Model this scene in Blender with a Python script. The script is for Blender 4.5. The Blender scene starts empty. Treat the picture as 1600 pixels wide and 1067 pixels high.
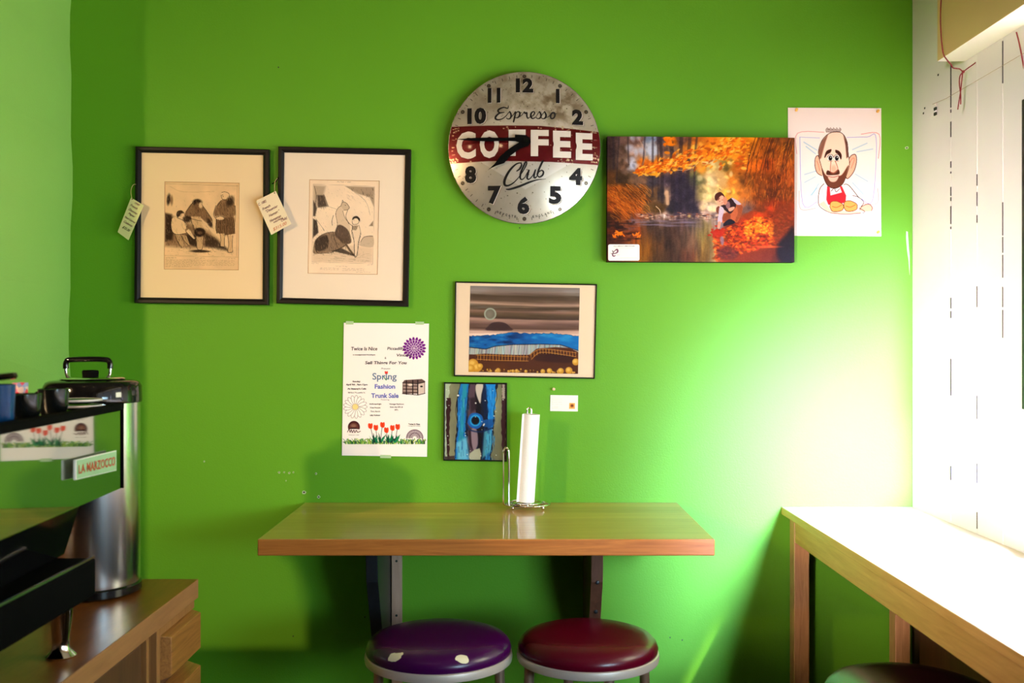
import bpy, bmesh, math, random
import numpy as np
from mathutils import Vector, Matrix, noise as mnoise

# ------------------------------------------------------------------ camera
FPX = 1556.0
CAMZ = 1.5
WY = 3.22           # distance of the green wall
sc = bpy.context.scene
col = sc.collection
cd = bpy.data.cameras.new('camera')
cam = bpy.data.objects.new('camera', cd)
col.objects.link(cam)
cam.location = (0, 0, CAMZ)
cam.rotation_euler = (math.pi / 2, 0, 0)
cd.sensor_width = 36.0
cd.lens = FPX / 1600 * 36.0
cd.clip_start = 0.05
cd.dof.use_dof = True
cd.dof.focus_distance = 3.15
cd.dof.aperture_fstop = 4.5
sc.camera = cam

# ------------------------------------------------------------------ colour management
vs = sc.view_settings
vs.view_transform = 'Standard'
vs.look = 'None'
vs.gamma = 1.0
vs.exposure = -0.17
vs.use_curve_mapping = False
sc.cycles.max_bounces = 10
sc.cycles.diffuse_bounces = 6
sc.cycles.glossy_bounces = 5
sc.cycles.transparent_max_bounces = 12
sc.cycles.sample_clamp_indirect = 8.0
sc.cycles.use_denoising = True

# ------------------------------------------------------------------ world
w = bpy.data.worlds.new('world')
sc.world = w
w.use_nodes = True
wn = w.node_tree
bg = wn.nodes['Background']
bg.inputs[0].default_value = (0.92, 0.96, 1.0, 1)
bg.inputs[1].default_value = 1.5

# ------------------------------------------------------------------ lights
def area(name, loc, target, sx, sy, power, color, spread=180):
    l = bpy.data.lights.new(name, 'AREA')
    l.shape = 'RECTANGLE'
    l.size = sx
    l.size_y = sy
    l.energy = power
    l.color = color
    l.spread = math.radians(spread)
    o = bpy.data.objects.new(name, l)
    col.objects.link(o)
    o.location = loc
    d = Vector(target) - Vector(loc)
    o.rotation_euler = d.to_track_quat('-Z', 'Y').to_euler()
    return o

def bulb_light(name, loc, power, color, r=0.03):
    l = bpy.data.lights.new(name, 'POINT')
    l.energy = power
    l.color = color
    l.shadow_soft_size = r
    o = bpy.data.objects.new(name, l)
    col.objects.link(o)
    o.location = loc
    return o

WARM = (1.0, 0.66, 0.35)
COOL = (0.60, 0.84, 1.9)
area('window_daylight', (1.33, 0.0, 1.58), (1.62, 3.2, 0.72), 0.5, 0.4, 130, COOL, 42)
area('window_lowlight', (1.40, 0.35, 1.30), (0.1, 3.2, 0.75), 0.8, 0.3, 11, (0.56, 0.86, 1.05), 80)
area('window_skylight', (1.40, 2.1, 1.60), (-1.43, 2.75, 1.35), 0.6, 0.5, 9, (0.90, 0.88, 0.62), 100)
area('plank_fill', (-1.5, -1.6, 1.75), (1.33, 3.0, 1.42), 0.35, 0.35, 10.5, (1.0, 0.84, 0.88), 22)  # fill lamp added inside the room to brighten the white planks
area('side_room_lamp', (-2.55, 0.1, 2.30), (-0.45, 3.2, 0.98), 0.10, 0.10, 11, WARM, 60)
sun = bpy.data.lights.new('sun', 'SUN')
sun.energy = 45
sun.angle = math.radians(2.5)
sun.color = (1.0, 0.96, 0.90)
so = bpy.data.objects.new('sun', sun)
col.objects.link(so)
so.rotation_euler = Vector((-0.50, 0.62, -1.0)).to_track_quat('-Z', 'Y').to_euler()

# ------------------------------------------------------------------ helpers
def P(px, py, y=WY):
    return Vector(((px - 800) * y / FPX, y, CAMZ - (py - 533.5) * y / FPX))

def lin(c):
    c = np.asarray(c, dtype=float)
    return np.where(c <= 0.04045, c / 12.92, ((c + 0.055) / 1.055) ** 2.4)

def srgb(r, g, b):
    v = lin(np.array([r, g, b]) / 255.0)
    return (float(v[0]), float(v[1]), float(v[2]), 1.0)

def mat(name, c, rough=0.5, metal=0.0, coat=0.0, coat_rough=0.1, spec=0.5, bump=0.0, bscale=60, var=0.0, vscale=8,
        sheen=0.0, trans=0.0, emit=None, estr=0.0):
    m = bpy.data.materials.new(name)
    m.use_nodes = True
    nt = m.node_tree
    b = nt.nodes['Principled BSDF']
    b.inputs['Base Color'].default_value = c
    b.inputs['Roughness'].default_value = rough
    b.inputs['Metallic'].default_value = metal
    b.inputs['Coat Weight'].default_value = coat
    b.inputs['Coat Roughness'].default_value = coat_rough
    b.inputs['Specular IOR Level'].default_value = spec
    b.inputs['Transmission Weight'].default_value = trans
    if emit:
        b.inputs['Emission Color'].default_value = emit
        b.inputs['Emission Strength'].default_value = estr
    tc = nt.nodes.new('ShaderNodeTexCoord')
    n = nt.nodes.new('ShaderNodeTexNoise')
    n.inputs['Scale'].default_value = vscale
    n.inputs['Detail'].default_value = 4
    nt.links.new(tc.outputs['Object'], n.inputs['Vector'])
    mr = nt.nodes.new('ShaderNodeMapRange')
    v = max(var, 0.03)
    mr.inputs['To Min'].default_value = 1 - v
    mr.inputs['To Max'].default_value = 1 + v
    nt.links.new(n.outputs['Fac'], mr.inputs['Value'])
    mx = nt.nodes.new('ShaderNodeVectorMath')
    mx.operation = 'SCALE'
    mx.inputs[0].default_value = c[:3]
    nt.links.new(mr.outputs[0], mx.inputs['Scale'])
    nt.links.new(mx.outputs[0], b.inputs['Base Color'])
    if bump > 0:
        n2 = nt.nodes.new('ShaderNodeTexNoise')
        n2.inputs['Scale'].default_value = bscale
        n2.inputs['Detail'].default_value = 5
        nt.links.new(tc.outputs['Object'], n2.inputs['Vector'])
        bp = nt.nodes.new('ShaderNodeBump')
        bp.inputs['Strength'].default_value = bump
        bp.inputs['Distance'].default_value = 0.002
        nt.links.new(n2.outputs['Fac'], bp.inputs['Height'])
        nt.links.new(bp.outputs[0], b.inputs['Normal'])
    return m

def wood(name, c1, c2, scale=(1.2, 30, 30), rough=0.35, coat=0.3, coat_rough=0.08, stave=0.0, stave_axis=1, distort=1.5, spec=0.5):
    """stretched noise grain along local axes"""
    m = bpy.data.materials.new(name)
    m.use_nodes = True
    nt = m.node_tree
    b = nt.nodes['Principled BSDF']
    b.inputs['Roughness'].default_value = rough
    b.inputs['Coat Weight'].default_value = coat
    b.inputs['Coat Roughness'].default_value = coat_rough
    b.inputs['Specular IOR Level'].default_value = spec
    tc = nt.nodes.new('ShaderNodeTexCoord')
    mp = nt.nodes.new('ShaderNodeMapping')
    mp.inputs['Scale'].default_value = scale
    nt.links.new(tc.outputs['Object'], mp.inputs['Vector'])
    n = nt.nodes.new('ShaderNodeTexNoise')
    n.inputs['Scale'].default_value = 1.0
    n.inputs['Detail'].default_value = 7
    n.inputs['Roughness'].default_value = 0.65
    n.inputs['Distortion'].default_value = distort
    nt.links.new(mp.outputs[0], n.inputs['Vector'])
    cr = nt.nodes.new('ShaderNodeValToRGB')
    cr.color_ramp.elements[0].position = 0.32
    cr.color_ramp.elements[0].color = c1
    cr.color_ramp.elements[1].position = 0.68
    cr.color_ramp.elements[1].color = c2
    nt.links.new(n.outputs['Fac'], cr.inputs['Fac'])
    out = cr.outputs[0]
    if stave > 0:
        sx = nt.nodes.new('ShaderNodeSeparateXYZ')
        nt.links.new(tc.outputs['Object'], sx.inputs[0])
        dv = nt.nodes.new('ShaderNodeMath'); dv.operation = 'DIVIDE'
        nt.links.new(sx.outputs[stave_axis], dv.inputs[0]); dv.inputs[1].default_value = stave
        fl = nt.nodes.new('ShaderNodeMath'); fl.operation = 'FLOOR'
        nt.links.new(dv.outputs[0], fl.inputs[0])
        wn_ = nt.nodes.new('ShaderNodeTexWhiteNoise'); wn_.noise_dimensions = '1D'
        nt.links.new(fl.outputs[0], wn_.inputs['W'])
        mr = nt.nodes.new('ShaderNodeMapRange')
        mr.inputs['To Min'].default_value = 0.80
        mr.inputs['To Max'].default_value = 1.14
        nt.links.new(wn_.outputs['Value'], mr.inputs['Value'])
        fr = nt.nodes.new('ShaderNodeMath'); fr.operation = 'FRACT'
        nt.links.new(dv.outputs[0], fr.inputs[0])
        gt = nt.nodes.new('ShaderNodeMath'); gt.operation = 'GREATER_THAN'
        nt.links.new(fr.outputs[0], gt.inputs[0]); gt.inputs[1].default_value = 0.02
        ma = nt.nodes.new('ShaderNodeMapRange')
        ma.inputs['To Min'].default_value = 0.72
        nt.links.new(gt.outputs[0], ma.inputs['Value'])
        mu = nt.nodes.new('ShaderNodeMath'); mu.operation = 'MULTIPLY'
        nt.links.new(mr.outputs[0], mu.inputs[0]); nt.links.new(ma.outputs[0], mu.inputs[1])
        vm = nt.nodes.new('ShaderNodeVectorMath'); vm.operation = 'SCALE'
        nt.links.new(out, vm.inputs[0]); nt.links.new(mu.outputs[0], vm.inputs['Scale'])
        out = vm.outputs[0]
    nt.links.new(out, b.inputs['Base Color'])
    bp = nt.nodes.new('ShaderNodeBump')
    bp.inputs['Strength'].default_value = 0.08
    bp.inputs['Distance'].default_value = 0.001
    nt.links.new(n.outputs['Fac'], bp.inputs['Height'])
    nt.links.new(bp.outputs[0], b.inputs['Normal'])
    return m

def vcmat(name, rough=0.6, metal=0.0, coat=0.0, coat_rough=0.05, spec=0.5):
    m = bpy.data.materials.new(name)
    m.use_nodes = True
    nt = m.node_tree
    b = nt.nodes['Principled BSDF']
    b.inputs['Roughness'].default_value = rough
    b.inputs['Metallic'].default_value = metal
    b.inputs['Coat Weight'].default_value = coat
    b.inputs['Coat Roughness'].default_value = coat_rough
    b.inputs['Specular IOR Level'].default_value = spec
    a = nt.nodes.new('ShaderNodeVertexColor')
    a.layer_name = 'ink'
    nt.links.new(a.outputs['Color'], b.inputs['Base Color'])
    return m

def link(name, me, mats, parent=None, smooth=False):
    o = bpy.data.objects.new(name, me)
    col.objects.link(o)
    if not isinstance(mats, (list, tuple)):
        mats = [mats]
    for m in mats:
        me.materials.append(m)
    if parent is not None:
        o.parent = parent
        o.matrix_parent_inverse = Matrix.Identity(4)
    if smooth:
        for p in me.polygons:
            p.use_smooth = True
    return o

def obj(name, bm, mats, parent=None, smooth=False, recalc=True):
    """geometry is given in world coordinates; it is stored relative to the thing's empty"""
    me = bpy.data.meshes.new(name)
    if recalc:
        bmesh.ops.recalc_face_normals(bm, faces=bm.faces)
    root = parent
    off = Vector((0, 0, 0))
    while root is not None:
        off += root.location
        root = root.parent
    if off.length > 0:
        bmesh.ops.translate(bm, verts=bm.verts, vec=-off)
    bm.to_mesh(me)
    bm.free()
    o = link(name, me, mats, parent, smooth)
    if smooth:
        try:
            me.set_sharp_from_angle(angle=math.radians(38))
        except Exception:
            pass
    return o

def thing(name, label, cat, loc=(0, 0, 0), group=None):
    o = bpy.data.objects.new(name, None)
    o.empty_display_size = 0.05
    col.objects.link(o)
    o.location = loc
    tag(o, label, cat, group)
    return o

def tag(o, label, cat, group=None):
    o['label'] = label
    o['category'] = cat
    if group:
        o['group'] = group
    return o

def struct(o):
    o['kind'] = 'structure'
    return o

def box(bm, x0, x1, y0, y1, z0, z1, bev=0.0, mi=0):
    vs_ = [bm.verts.new((x, y, z)) for x in (x0, x1) for y in (y0, y1) for z in (z0, z1)]
    idx = [(0, 1, 3, 2), (4, 6, 7, 5), (0, 4, 5, 1), (2, 3, 7, 6), (0, 2, 6, 4), (1, 5, 7, 3)]
    fs = [bm.faces.new([vs_[i] for i in f]) for f in idx]
    for f in fs:
        f.material_index = mi
    if bev > 0:
        es = list({e for f in fs for e in f.edges})
        r = bmesh.ops.bevel(bm, geom=es, offset=bev, segments=2, affect='EDGES', profile=0.5)
        for f in r['faces']:
            f.material_index = mi
    return fs

def hexa(bm, pts, bev=0.0, mi=0):
    """8 points: bottom 4 (ccw) then top 4"""
    v = [bm.verts.new(p) for p in pts]
    idx = [(0, 3, 2, 1), (4, 5, 6, 7), (0, 1, 5, 4), (1, 2, 6, 5), (2, 3, 7, 6), (3, 0, 4, 7)]
    fs = [bm.faces.new([v[i] for i in f]) for f in idx]
    for f in fs:
        f.material_index = mi
    if bev > 0:
        es = list({e for f in fs for e in f.edges})
        r = bmesh.ops.bevel(bm, geom=es, offset=bev, segments=2, affect='EDGES', profile=0.5)
        for f in r['faces']:
            f.material_index = mi
    return fs

def lathe(bm, prof, cx, cy, seg=48, mi=0, axis=None, org=None):
    """prof: (r,z) list; z is absolute"""
    rings = []
    for r, z in prof:
        if r < 1e-6:
            rings.append([bm.verts.new((cx, cy, z))])
        else:
            rings.append([bm.verts.new((cx + r * math.cos(2 * math.pi * k / seg), cy + r * math.sin(2 * math.pi * k / seg), z)) for k in range(seg)])
    for a, b in zip(rings[:-1], rings[1:]):
        for k in range(seg):
            k2 = (k + 1) % seg
            if len(a) == 1 and len(b) == 1:
                continue
            if len(a) == 1:
                f = bm.faces.new((a[0], b[k], b[k2]))
            elif len(b) == 1:
                f = bm.faces.new((a[k], a[k2], b[0]))
            else:
                f = bm.faces.new((a[k], a[k2], b[k2], b[k]))
            f.material_index = mi
    return rings

def catmull(pts, n=6, closed=False):
    pts = [Vector(p) for p in pts]
    if len(pts) < 3:
        return pts
    out = []
    N = len(pts)
    rng = range(N) if closed else range(N - 1)
    for i in rng:
        p0 = pts[(i - 1) % N] if (closed or i > 0) else pts[0]
        p1 = pts[i]
        p2 = pts[(i + 1) % N]
        p3 = pts[(i + 2) % N] if (closed or i + 2 < N) else pts[-1]
        for k in range(n):
            t = k / n
            out.append(0.5 * ((2 * p1) + (-p0 + p2) * t + (2 * p0 - 5 * p1 + 4 * p2 - p3) * t * t + (-p0 + 3 * p1 - 3 * p2 + p3) * t ** 3))
    if not closed:
        out.append(pts[-1])
    return out

def tube(bm, pts, r, seg=10, closed=False, mi=0, taper=None):
    pts = [Vector(p) for p in pts]
    N = len(pts)
    rings = []
    ref = None
    for i, p in enumerate(pts):
        if closed:
            t = pts[(i + 1) % N] - pts[(i - 1) % N]
        else:
            t = pts[min(i + 1, N - 1)] - pts[max(i - 1, 0)]
        if t.length < 1e-9:
            t = Vector((0, 0, 1))
        t.normalize()
        if ref is None:
            ref = Vector((0, 0, 1)) if abs(t.z) < 0.9 else Vector((1, 0, 0))
        n1 = (ref - t * ref.dot(t))
        if n1.length < 1e-6:
            n1 = t.orthogonal()
        n1.normalize()
        ref = n1
        n2 = t.cross(n1)
        rr = r if taper is None else taper[i] if isinstance(taper, (list, tuple)) else r
        rings.append([bm.verts.new(p + (n1 * math.cos(a) + n2 * math.sin(a)) * rr) for a in [2 * math.pi * k / seg for k in range(seg)]])
    lim = N if closed else N - 1
    for i in range(lim):
        a, b = rings[i], rings[(i + 1) % N]
        for k in range(seg):
            f = bm.faces.new((a[k], a[(k + 1) % seg], b[(k + 1) % seg], b[k]))
            f.material_index = mi
    if not closed:
        f = bm.faces.new(rings[0][::-1]); f.material_index = mi
        f = bm.faces.new(rings[-1]); f.material_index = mi

def ball(bm, c, r, seg=12, mi=0, sc_=(1, 1, 1)):
    res = bmesh.ops.create_uvsphere(bm, u_segments=seg, v_segments=max(6, seg // 2 + 2), radius=r)
    for v in res['verts']:
        v.co = Vector((v.co.x * sc_[0], v.co.y * sc_[1], v.co.z * sc_[2])) + Vector(c)
    for f in {f for v in res['verts'] for f in v.link_faces}:
        f.material_index = mi

# ---- lettering: real glyph meshes laid on a plane described by a mapping function
_tcache = {}
def glyphs(s, bold=0.0, shear=0.0, spacing=1.0):
    key = (s, bold, shear, spacing)
    if key not in _tcache:
        cu = bpy.data.curves.new('t', 'FONT')
        cu.body = s
        cu.size = 1.0
        cu.offset = bold
        cu.shear = shear
        cu.space_character = spacing
        cu.resolution_u = 3
        o = bpy.data.objects.new('t', cu)
        col.objects.link(o)
        dg = bpy.context.evaluated_depsgraph_get()
        me = bpy.data.meshes.new_from_object(o.evaluated_get(dg))
        vs_ = [(v.co.x, v.co.y) for v in me.vertices]
        fs = [tuple(p.vertices) for p in me.polygons]
        bpy.data.objects.remove(o)
        bpy.data.curves.remove(cu)
        bpy.data.meshes.remove(me)
        _tcache[key] = (vs_, fs)
    return _tcache[key]

def text(bm, s, cx, cy, wpx, hpx, fn, ang=0.0, mi=0, bold=0.0, shear=0.0, spacing=1.0):
    """glyphs fitted in a wpx x hpx box centred on (cx, cy) of a 2-D drawing frame (y down); fn maps drawing -> world"""
    vs_, fs = glyphs(s, bold, shear, spacing)
    if not vs_:
        return
    xs = [v[0] for v in vs_]; ys = [v[1] for v in vs_]
    x0, x1, y0, y1 = min(xs), max(xs), min(ys), max(ys)
    sx = wpx / (x1 - x0) if x1 > x0 else 1
    sy = hpx / (y1 - y0) if y1 > y0 else 1
    mx, my = (x0 + x1) / 2, (y0 + y1) / 2
    ca, sa = math.cos(ang), math.sin(ang)
    bv = []
    for x, y in vs_:
        u = (x - mx) * sx; v = -(y - my) * sy
        bv.append(bm.verts.new(fn(cx + u * ca - v * sa, cy + u * sa + v * ca)))
    for f in fs:
        try:
            bf = bm.faces.new([bv[i] for i in f])
            bf.material_index = mi
        except ValueError:
            pass

def ribbon(bm, pts, wd, fn, mi=0, n=6):
    """brush stroke of variable width in the drawing frame"""
    P3 = [Vector((p[0], p[1], (p[2] if len(p) > 2 else wd))) for p in pts]
    c = catmull(P3, n)
    L = []
    for i, p in enumerate(c):
        t = c[min(i + 1, len(c) - 1)] - c[max(i - 1, 0)]
        t.z = 0
        if t.length < 1e-9:
            t = Vector((1, 0, 0))
        t.normalize()
        nx, ny = -t.y, t.x
        h = p.z / 2
        L.append((bm.verts.new(fn(p.x + nx * h, p.y + ny * h)), bm.verts.new(fn(p.x - nx * h, p.y - ny * h))))
    for a, b in zip(L[:-1], L[1:]):
        try:
            f = bm.faces.new((a[0], a[1], b[1], b[0]))
            f.material_index = mi
        except ValueError:
            pass

# ---- painted surfaces: pigment colours per vertex on a dense grid
class Canvas:
    def __init__(s, x0, y0, x1, y1, W, H, bgc=(255, 255, 255)):
        s.x0, s.y0, s.x1, s.y1, s.W, s.H = x0, y0, x1, y1, W, H
        s.kx = (W - 1) / (x1 - x0); s.ky = (H - 1) / (y1 - y0)
        s.a = np.ones((H, W, 3)) * np.array(bgc, float) / 255
        s.X, s.Y = np.meshgrid(np.linspace(x0, x1, W), np.linspace(y0, y1, H))
    def win(s, ax, ay, bx, by):
        i0 = max(0, int((ax - s.x0) * s.kx) - 1); i1 = min(s.W, int((bx - s.x0) * s.kx) + 3)
        j0 = max(0, int((ay - s.y0) * s.ky) - 1); j1 = min(s.H, int((by - s.y0) * s.ky) + 3)
        if i1 <= i0 or j1 <= j0:
            return None
        return slice(j0, j1), slice(i0, i1)
    def blend(s, w_, m, c, a):
        m = np.clip(m, 0, 1)[..., None] * a
        s.a[w_] = s.a[w_] * (1 - m) + np.array(c, float) / 255 * m
    def ell(s, cx, cy, rx, ry, c, a=1.0, soft=0.15, ang=0.0):
        R = max(rx, ry) * (1 + soft) + 1
        w_ = s.win(cx - R, cy - R, cx + R, cy + R)
        if w_ is None: return
        dx = s.X[w_] - cx; dy = s.Y[w_] - cy
        ca, sa = math.cos(ang), math.sin(ang)
        u = (dx * ca + dy * sa) / rx; v = (-dx * sa + dy * ca) / ry
        d = np.sqrt(u * u + v * v)
        s.blend(w_, (1 + soft - d) / (2 * soft + 1e-6), c, a)
    def _dist(s, w_, pts, closed):
        X = s.X[w_]; Y = s.Y[w_]
        best = np.full(X.shape, 1e9)
        n = len(pts)
        for i in range(n if closed else n - 1):
            ax, ay = pts[i][:2]; bx, by = pts[(i + 1) % n][:2]
            vx, vy = bx - ax, by - ay
            L = vx * vx + vy * vy + 1e-9
            t = np.clip(((X - ax) * vx + (Y - ay) * vy) / L, 0, 1)
            best = np.minimum(best, (X - ax - t * vx) ** 2 + (Y - ay - t * vy) ** 2)
        return np.sqrt(best)
    def poly(s, pts, c, a=1.0, soft=1.5, smooth=0):
        if smooth:
            pts = [(p.x, p.y) for p in catmull([Vector((q[0], q[1], 0)) for q in pts], smooth, True)]
        xs = [p[0] for p in pts]; ys = [p[1] for p in pts]
        w_ = s.win(min(xs) - soft, min(ys) - soft, max(xs) + soft, max(ys) + soft)
        if w_ is None: return
        X = s.X[w_]; Y = s.Y[w_]
        ins = np.zeros(X.shape, bool)
        n = len(pts)
        for i in range(n):
            ax, ay = pts[i]; bx, by = pts[(i + 1) % n]
            if ay == by: continue
            cond = ((ay > Y) != (by > Y)) & (X < (bx - ax) * (Y - ay) / (by - ay) + ax)
            ins ^= cond
        d = s._dist(w_, pts, True)
        sd = np.where(ins, d, -d)
        s.blend(w_, 0.5 + sd / soft, c, a)
    def line(s, pts, wd, c, a=1.0, soft=1.0, smooth=5):
        if smooth and len(pts) > 2:
            pts = [(p.x, p.y) for p in catmull([Vector((q[0], q[1], 0)) for q in pts], smooth)]
        xs = [p[0] for p in pts]; ys = [p[1] for p in pts]
        m = wd + soft
        w_ = s.win(min(xs) - m, min(ys) - m, max(xs) + m, max(ys) + m)
        if w_ is None: return
        d = s._dist(w_, pts, False)
        s.blend(w_, 0.5 + (wd / 2 - d) / soft, c, a)
    def noise(s, sx, sy, seed, oct=4):
        rs = np.random.RandomState(seed)
        out = np.zeros((s.H, s.W)); amp = 1; tot = 0
        for o in range(oct):
            fx, fy = (s.x1 - s.x0) / sx * 2 ** o, (s.y1 - s.y0) / sy * 2 ** o
            gw, gh = int(fx) + 3, int(fy) + 3
            g = rs.rand(gh, gw)
            u = (s.X - s.x0) / (s.x1 - s.x0) * fx; v = (s.Y - s.y0) / (s.y1 - s.y0) * fy
            i = u.astype(int); j = v.astype(int)
            a = u - i; b = v - j
            a = a * a * (3 - 2 * a); b = b * b * (3 - 2 * b)
            out += amp * ((g[j, i] * (1 - a) + g[j, i + 1] * a) * (1 - b) + (g[j + 1, i] * (1 - a) + g[j + 1, i + 1] * a) * b)
            tot += amp; amp *= 0.55
        return out / tot
    def mesh(s, name, fn, m, parent=None, thick=0.0, mask=None, smooth=False):
        H, W = s.H, s.W
        co = np.empty((H * W, 3))
        k = 0
        q = fn(s.X.ravel(), s.Y.ravel())
        co[:, 0], co[:, 1], co[:, 2] = q
        root = parent; off = np.zeros(3)
        while root is not None:
            off += np.array(root.location); root = root.parent
        co -= off
        idx = np.arange(H * W).reshape(H, W)
        fa = np.stack([idx[:-1, :-1], idx[1:, :-1], idx[1:, 1:], idx[:-1, 1:]], -1).reshape(-1, 4)
        if mask is not None:
            mk = mask.ravel()
            fa = fa[mk[fa].all(1)]
        me = bpy.data.meshes.new(name)
        me.vertices.add(H * W)
        me.vertices.foreach_set('co', co.ravel())
        me.loops.add(fa.size)
        me.loops.foreach_set('vertex_index', fa.ravel().astype(np.int32))
        me.polygons.add(len(fa))
        me.polygons.foreach_set('loop_start', np.arange(0, fa.size, 4, dtype=np.int32))
        me.polygons.foreach_set('loop_total', np.full(len(fa), 4, dtype=np.int32))
        me.update(calc_edges=True)
        ca = me.color_attributes.new('ink', 'FLOAT_COLOR', 'POINT')
        d = np.ones((H * W, 4))
        d[:, :3] = lin(np.clip(s.a.reshape(-1, 3), 0, 1))
        ca.data.foreach_set('color', d.ravel())
        if mask is not None:
            bm = bmesh.new(); bm.from_mesh(me)
            bmesh.ops.delete(bm, geom=[v for v in bm.verts if not v.link_faces], context='VERTS')
            bm.to_mesh(me); bm.free()
        if smooth:
            for p in me.polygons: p.use_smooth = True
        return link(name, me, m, parent)

def quadmap(x0, y0, x1, y1, TL, TR, BR, BL, depth):
    """drawing frame -> wall-parallel quad whose corners are the given photo pixels, at the given distance"""
    a, b, c, d = [P(q[0], q[1], depth) for q in (TL, TR, BR, BL)]
    def fn(x, y):
        u = (x - x0) / (x1 - x0); v = (y - y0) / (y1 - y0)
        X = (a.x * (1 - u) + b.x * u) * (1 - v) + (d.x * (1 - u) + c.x * u) * v
        Z = (a.z * (1 - u) + b.z * u) * (1 - v) + (d.z * (1 - u) + c.z * u) * v
        if isinstance(X, np.ndarray):
            return X, np.full_like(X, depth), Z
        return Vector((X, depth, Z))
    return fn

def slab(bm, quad, d0, d1, mi=0, bev=0.0, depth_ref=None):
    """thin board parallel to the wall from distance d0 (front) to d1 (back); quad in photo px measured at d0"""
    ref = d0 if depth_ref is None else depth_ref
    pts = [P(q[0], q[1], ref) for q in quad]
    fr = [Vector((p.x, d0, p.z)) for p in pts]
    bk = [Vector((p.x, d1, p.z)) for p in pts]
    return hexa(bm, fr + bk, bev, mi)

def moulding(bm, quad, width, d0, d1, ref, lip=0.004):
    """mitred picture frame: quad = outer corners (photo px at ref)"""
    o = [P(q[0], q[1], ref) for q in quad]
    n = 4
    def inset(wd):
        out = []
        for i in range(4):
            p = o[i]; a = (o[(i - 1) % 4] - p).normalized(); b = (o[(i + 1) % 4] - p).normalized()
            out.append(p + (a + b) * wd)
        return out
    prof = [(0, d1), (0, d0 + 0.003), (0.0025, d0), (width * 0.55, d0), (width * 0.8, d0 + lip * 0.6), (width, d0 + lip), (width, d1)]
    rings = []
    for wd, y in prof:
        q = inset(wd)
        rings.append([bm.verts.new((p.x, y, p.z)) for p in q])
    for a, b in zip(rings, rings[1:] + rings[:1]):
        for k in range(4):
            bm.faces.new((a[k], a[(k + 1) % 4], b[(k + 1) % 4], b[k]))

# ------------------------------------------------------------------ materials
M = {}
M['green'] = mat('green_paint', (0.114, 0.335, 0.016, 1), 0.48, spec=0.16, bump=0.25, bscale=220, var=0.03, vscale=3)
M['green_left_lit'] = mat('green_paint_left_lit', (0.27, 0.56, 0.12, 1), 0.38, spec=0.4, bump=0.25, bscale=220, var=0.03)  # wall green made lighter: window light on this wall put into the colour
M['white_wall'] = mat('white_board_paint', (0.90, 0.86, 0.84, 1), 0.5, bump=0.1, bscale=40)
M['tan'] = mat('tan_header_paint', (0.88, 0.64, 0.28, 1), 0.55, bump=0.1)
M['ceil'] = mat('ceiling_paint', (0.22, 0.19, 0.13, 1), 0.7)
M['cream_wall'] = mat('cream_wall_paint', (0.22, 0.16, 0.10, 1), 0.7)
M['floor'] = wood('floor_boards', (0.07, 0.035, 0.015, 1), (0.16, 0.085, 0.04, 1), (30, 1.2, 1), 0.4, 0.2, stave=0.11, stave_axis=0)
M['table_top'] = wood('honey_table_top', (0.46, 0.225, 0.055, 1), (0.60, 0.335, 0.10, 1), (2.2, 26, 26), 0.28, 0.55, 0.025, stave=0.105, stave_axis=1)
M['table_edge'] = wood('reddish_table_edge', (0.32, 0.095, 0.014, 1), (0.52, 0.175, 0.030, 1), (3, 60, 60), 0.38, 0.25)
M['bracket'] = wood('bracket_wood', (0.10, 0.035, 0.018, 1), (0.17, 0.065, 0.035, 1), (40, 40, 4), 0.45, 0.1)
M['bracket_dark'] = wood('dark_bracket_wood', (0.005, 0.006, 0.008, 1), (0.012, 0.014, 0.017, 1), (40, 40, 4), 0.45, 0.1)
M['cleat'] = wood('raw_cleat_wood', (0.44, 0.25, 0.15, 1), (0.56, 0.34, 0.22, 1), (60, 60, 4), 0.6, 0.0)
M['bar_wood'] = wood('bar_oak', (0.42, 0.20, 0.045, 1), (0.58, 0.30, 0.085, 1), (50, 3, 50), 0.4, 0.2)
M['bar_leg'] = wood('bar_leg_oak', (0.36, 0.17, 0.06, 1), (0.54, 0.28, 0.11, 1), (60, 60, 4), 0.42, 0.15)
M['bar_top_sunlit'] = wood('bar_oak_sunlit', (0.68, 0.52, 0.32, 1), (0.78, 0.63, 0.42, 1), (40, 2.5, 40), 0.32, 0.35)  # paler than the bar's other oak: sun glare put into the top's colour
M['counter_top'] = wood('brown_counter_top', (0.12, 0.036, 0.006, 1), (0.25, 0.082, 0.016, 1), (16, 3.5, 16), 0.30, 0.0, 0.12, spec=0.25)
M['counter_edge'] = wood('counter_edge_maple', (0.27, 0.12, 0.045, 1), (0.40, 0.19, 0.07, 1), (40, 3, 40), 0.42, 0.1)
M['cabinet'] = wood('cabinet_oak', (0.20, 0.075, 0.016, 1), (0.42, 0.18, 0.04, 1), (50, 2.6, 42), 0.4, 0.2, distort=3.5)
M['cabinet_v'] = wood('cabinet_stile_oak', (0.24, 0.10, 0.03, 1), (0.38, 0.18, 0.055, 1), (60, 60, 4), 0.42, 0.15)
M['cabinet_dark'] = wood('cabinet_inner_brown', (0.07, 0.028, 0.012, 1), (0.12, 0.05, 0.02, 1), (50, 50, 4), 0.45, 0.1)
M['black_frame'] = mat('black_frame_wood', (0.007, 0.005, 0.0045, 1), 0.42, spec=0.22, bump=0.1, bscale=120)
M['mat_cream'] = mat('cream_mat_board', (0.93, 0.70, 0.42, 1), 0.85)
M['mat_white'] = mat('white_mat_board', (0.92, 0.76, 0.60, 1), 0.85)
M['mat_beige'] = mat('beige_mat_board', (0.80, 0.62, 0.44, 1), 0.8)
M['bevel_tan'] = mat('tan_mat_bevel', (0.55, 0.30, 0.13, 1), 0.8)
M['paper'] = mat('white_paper', (0.88, 0.84, 0.80, 1), 0.75)
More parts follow.
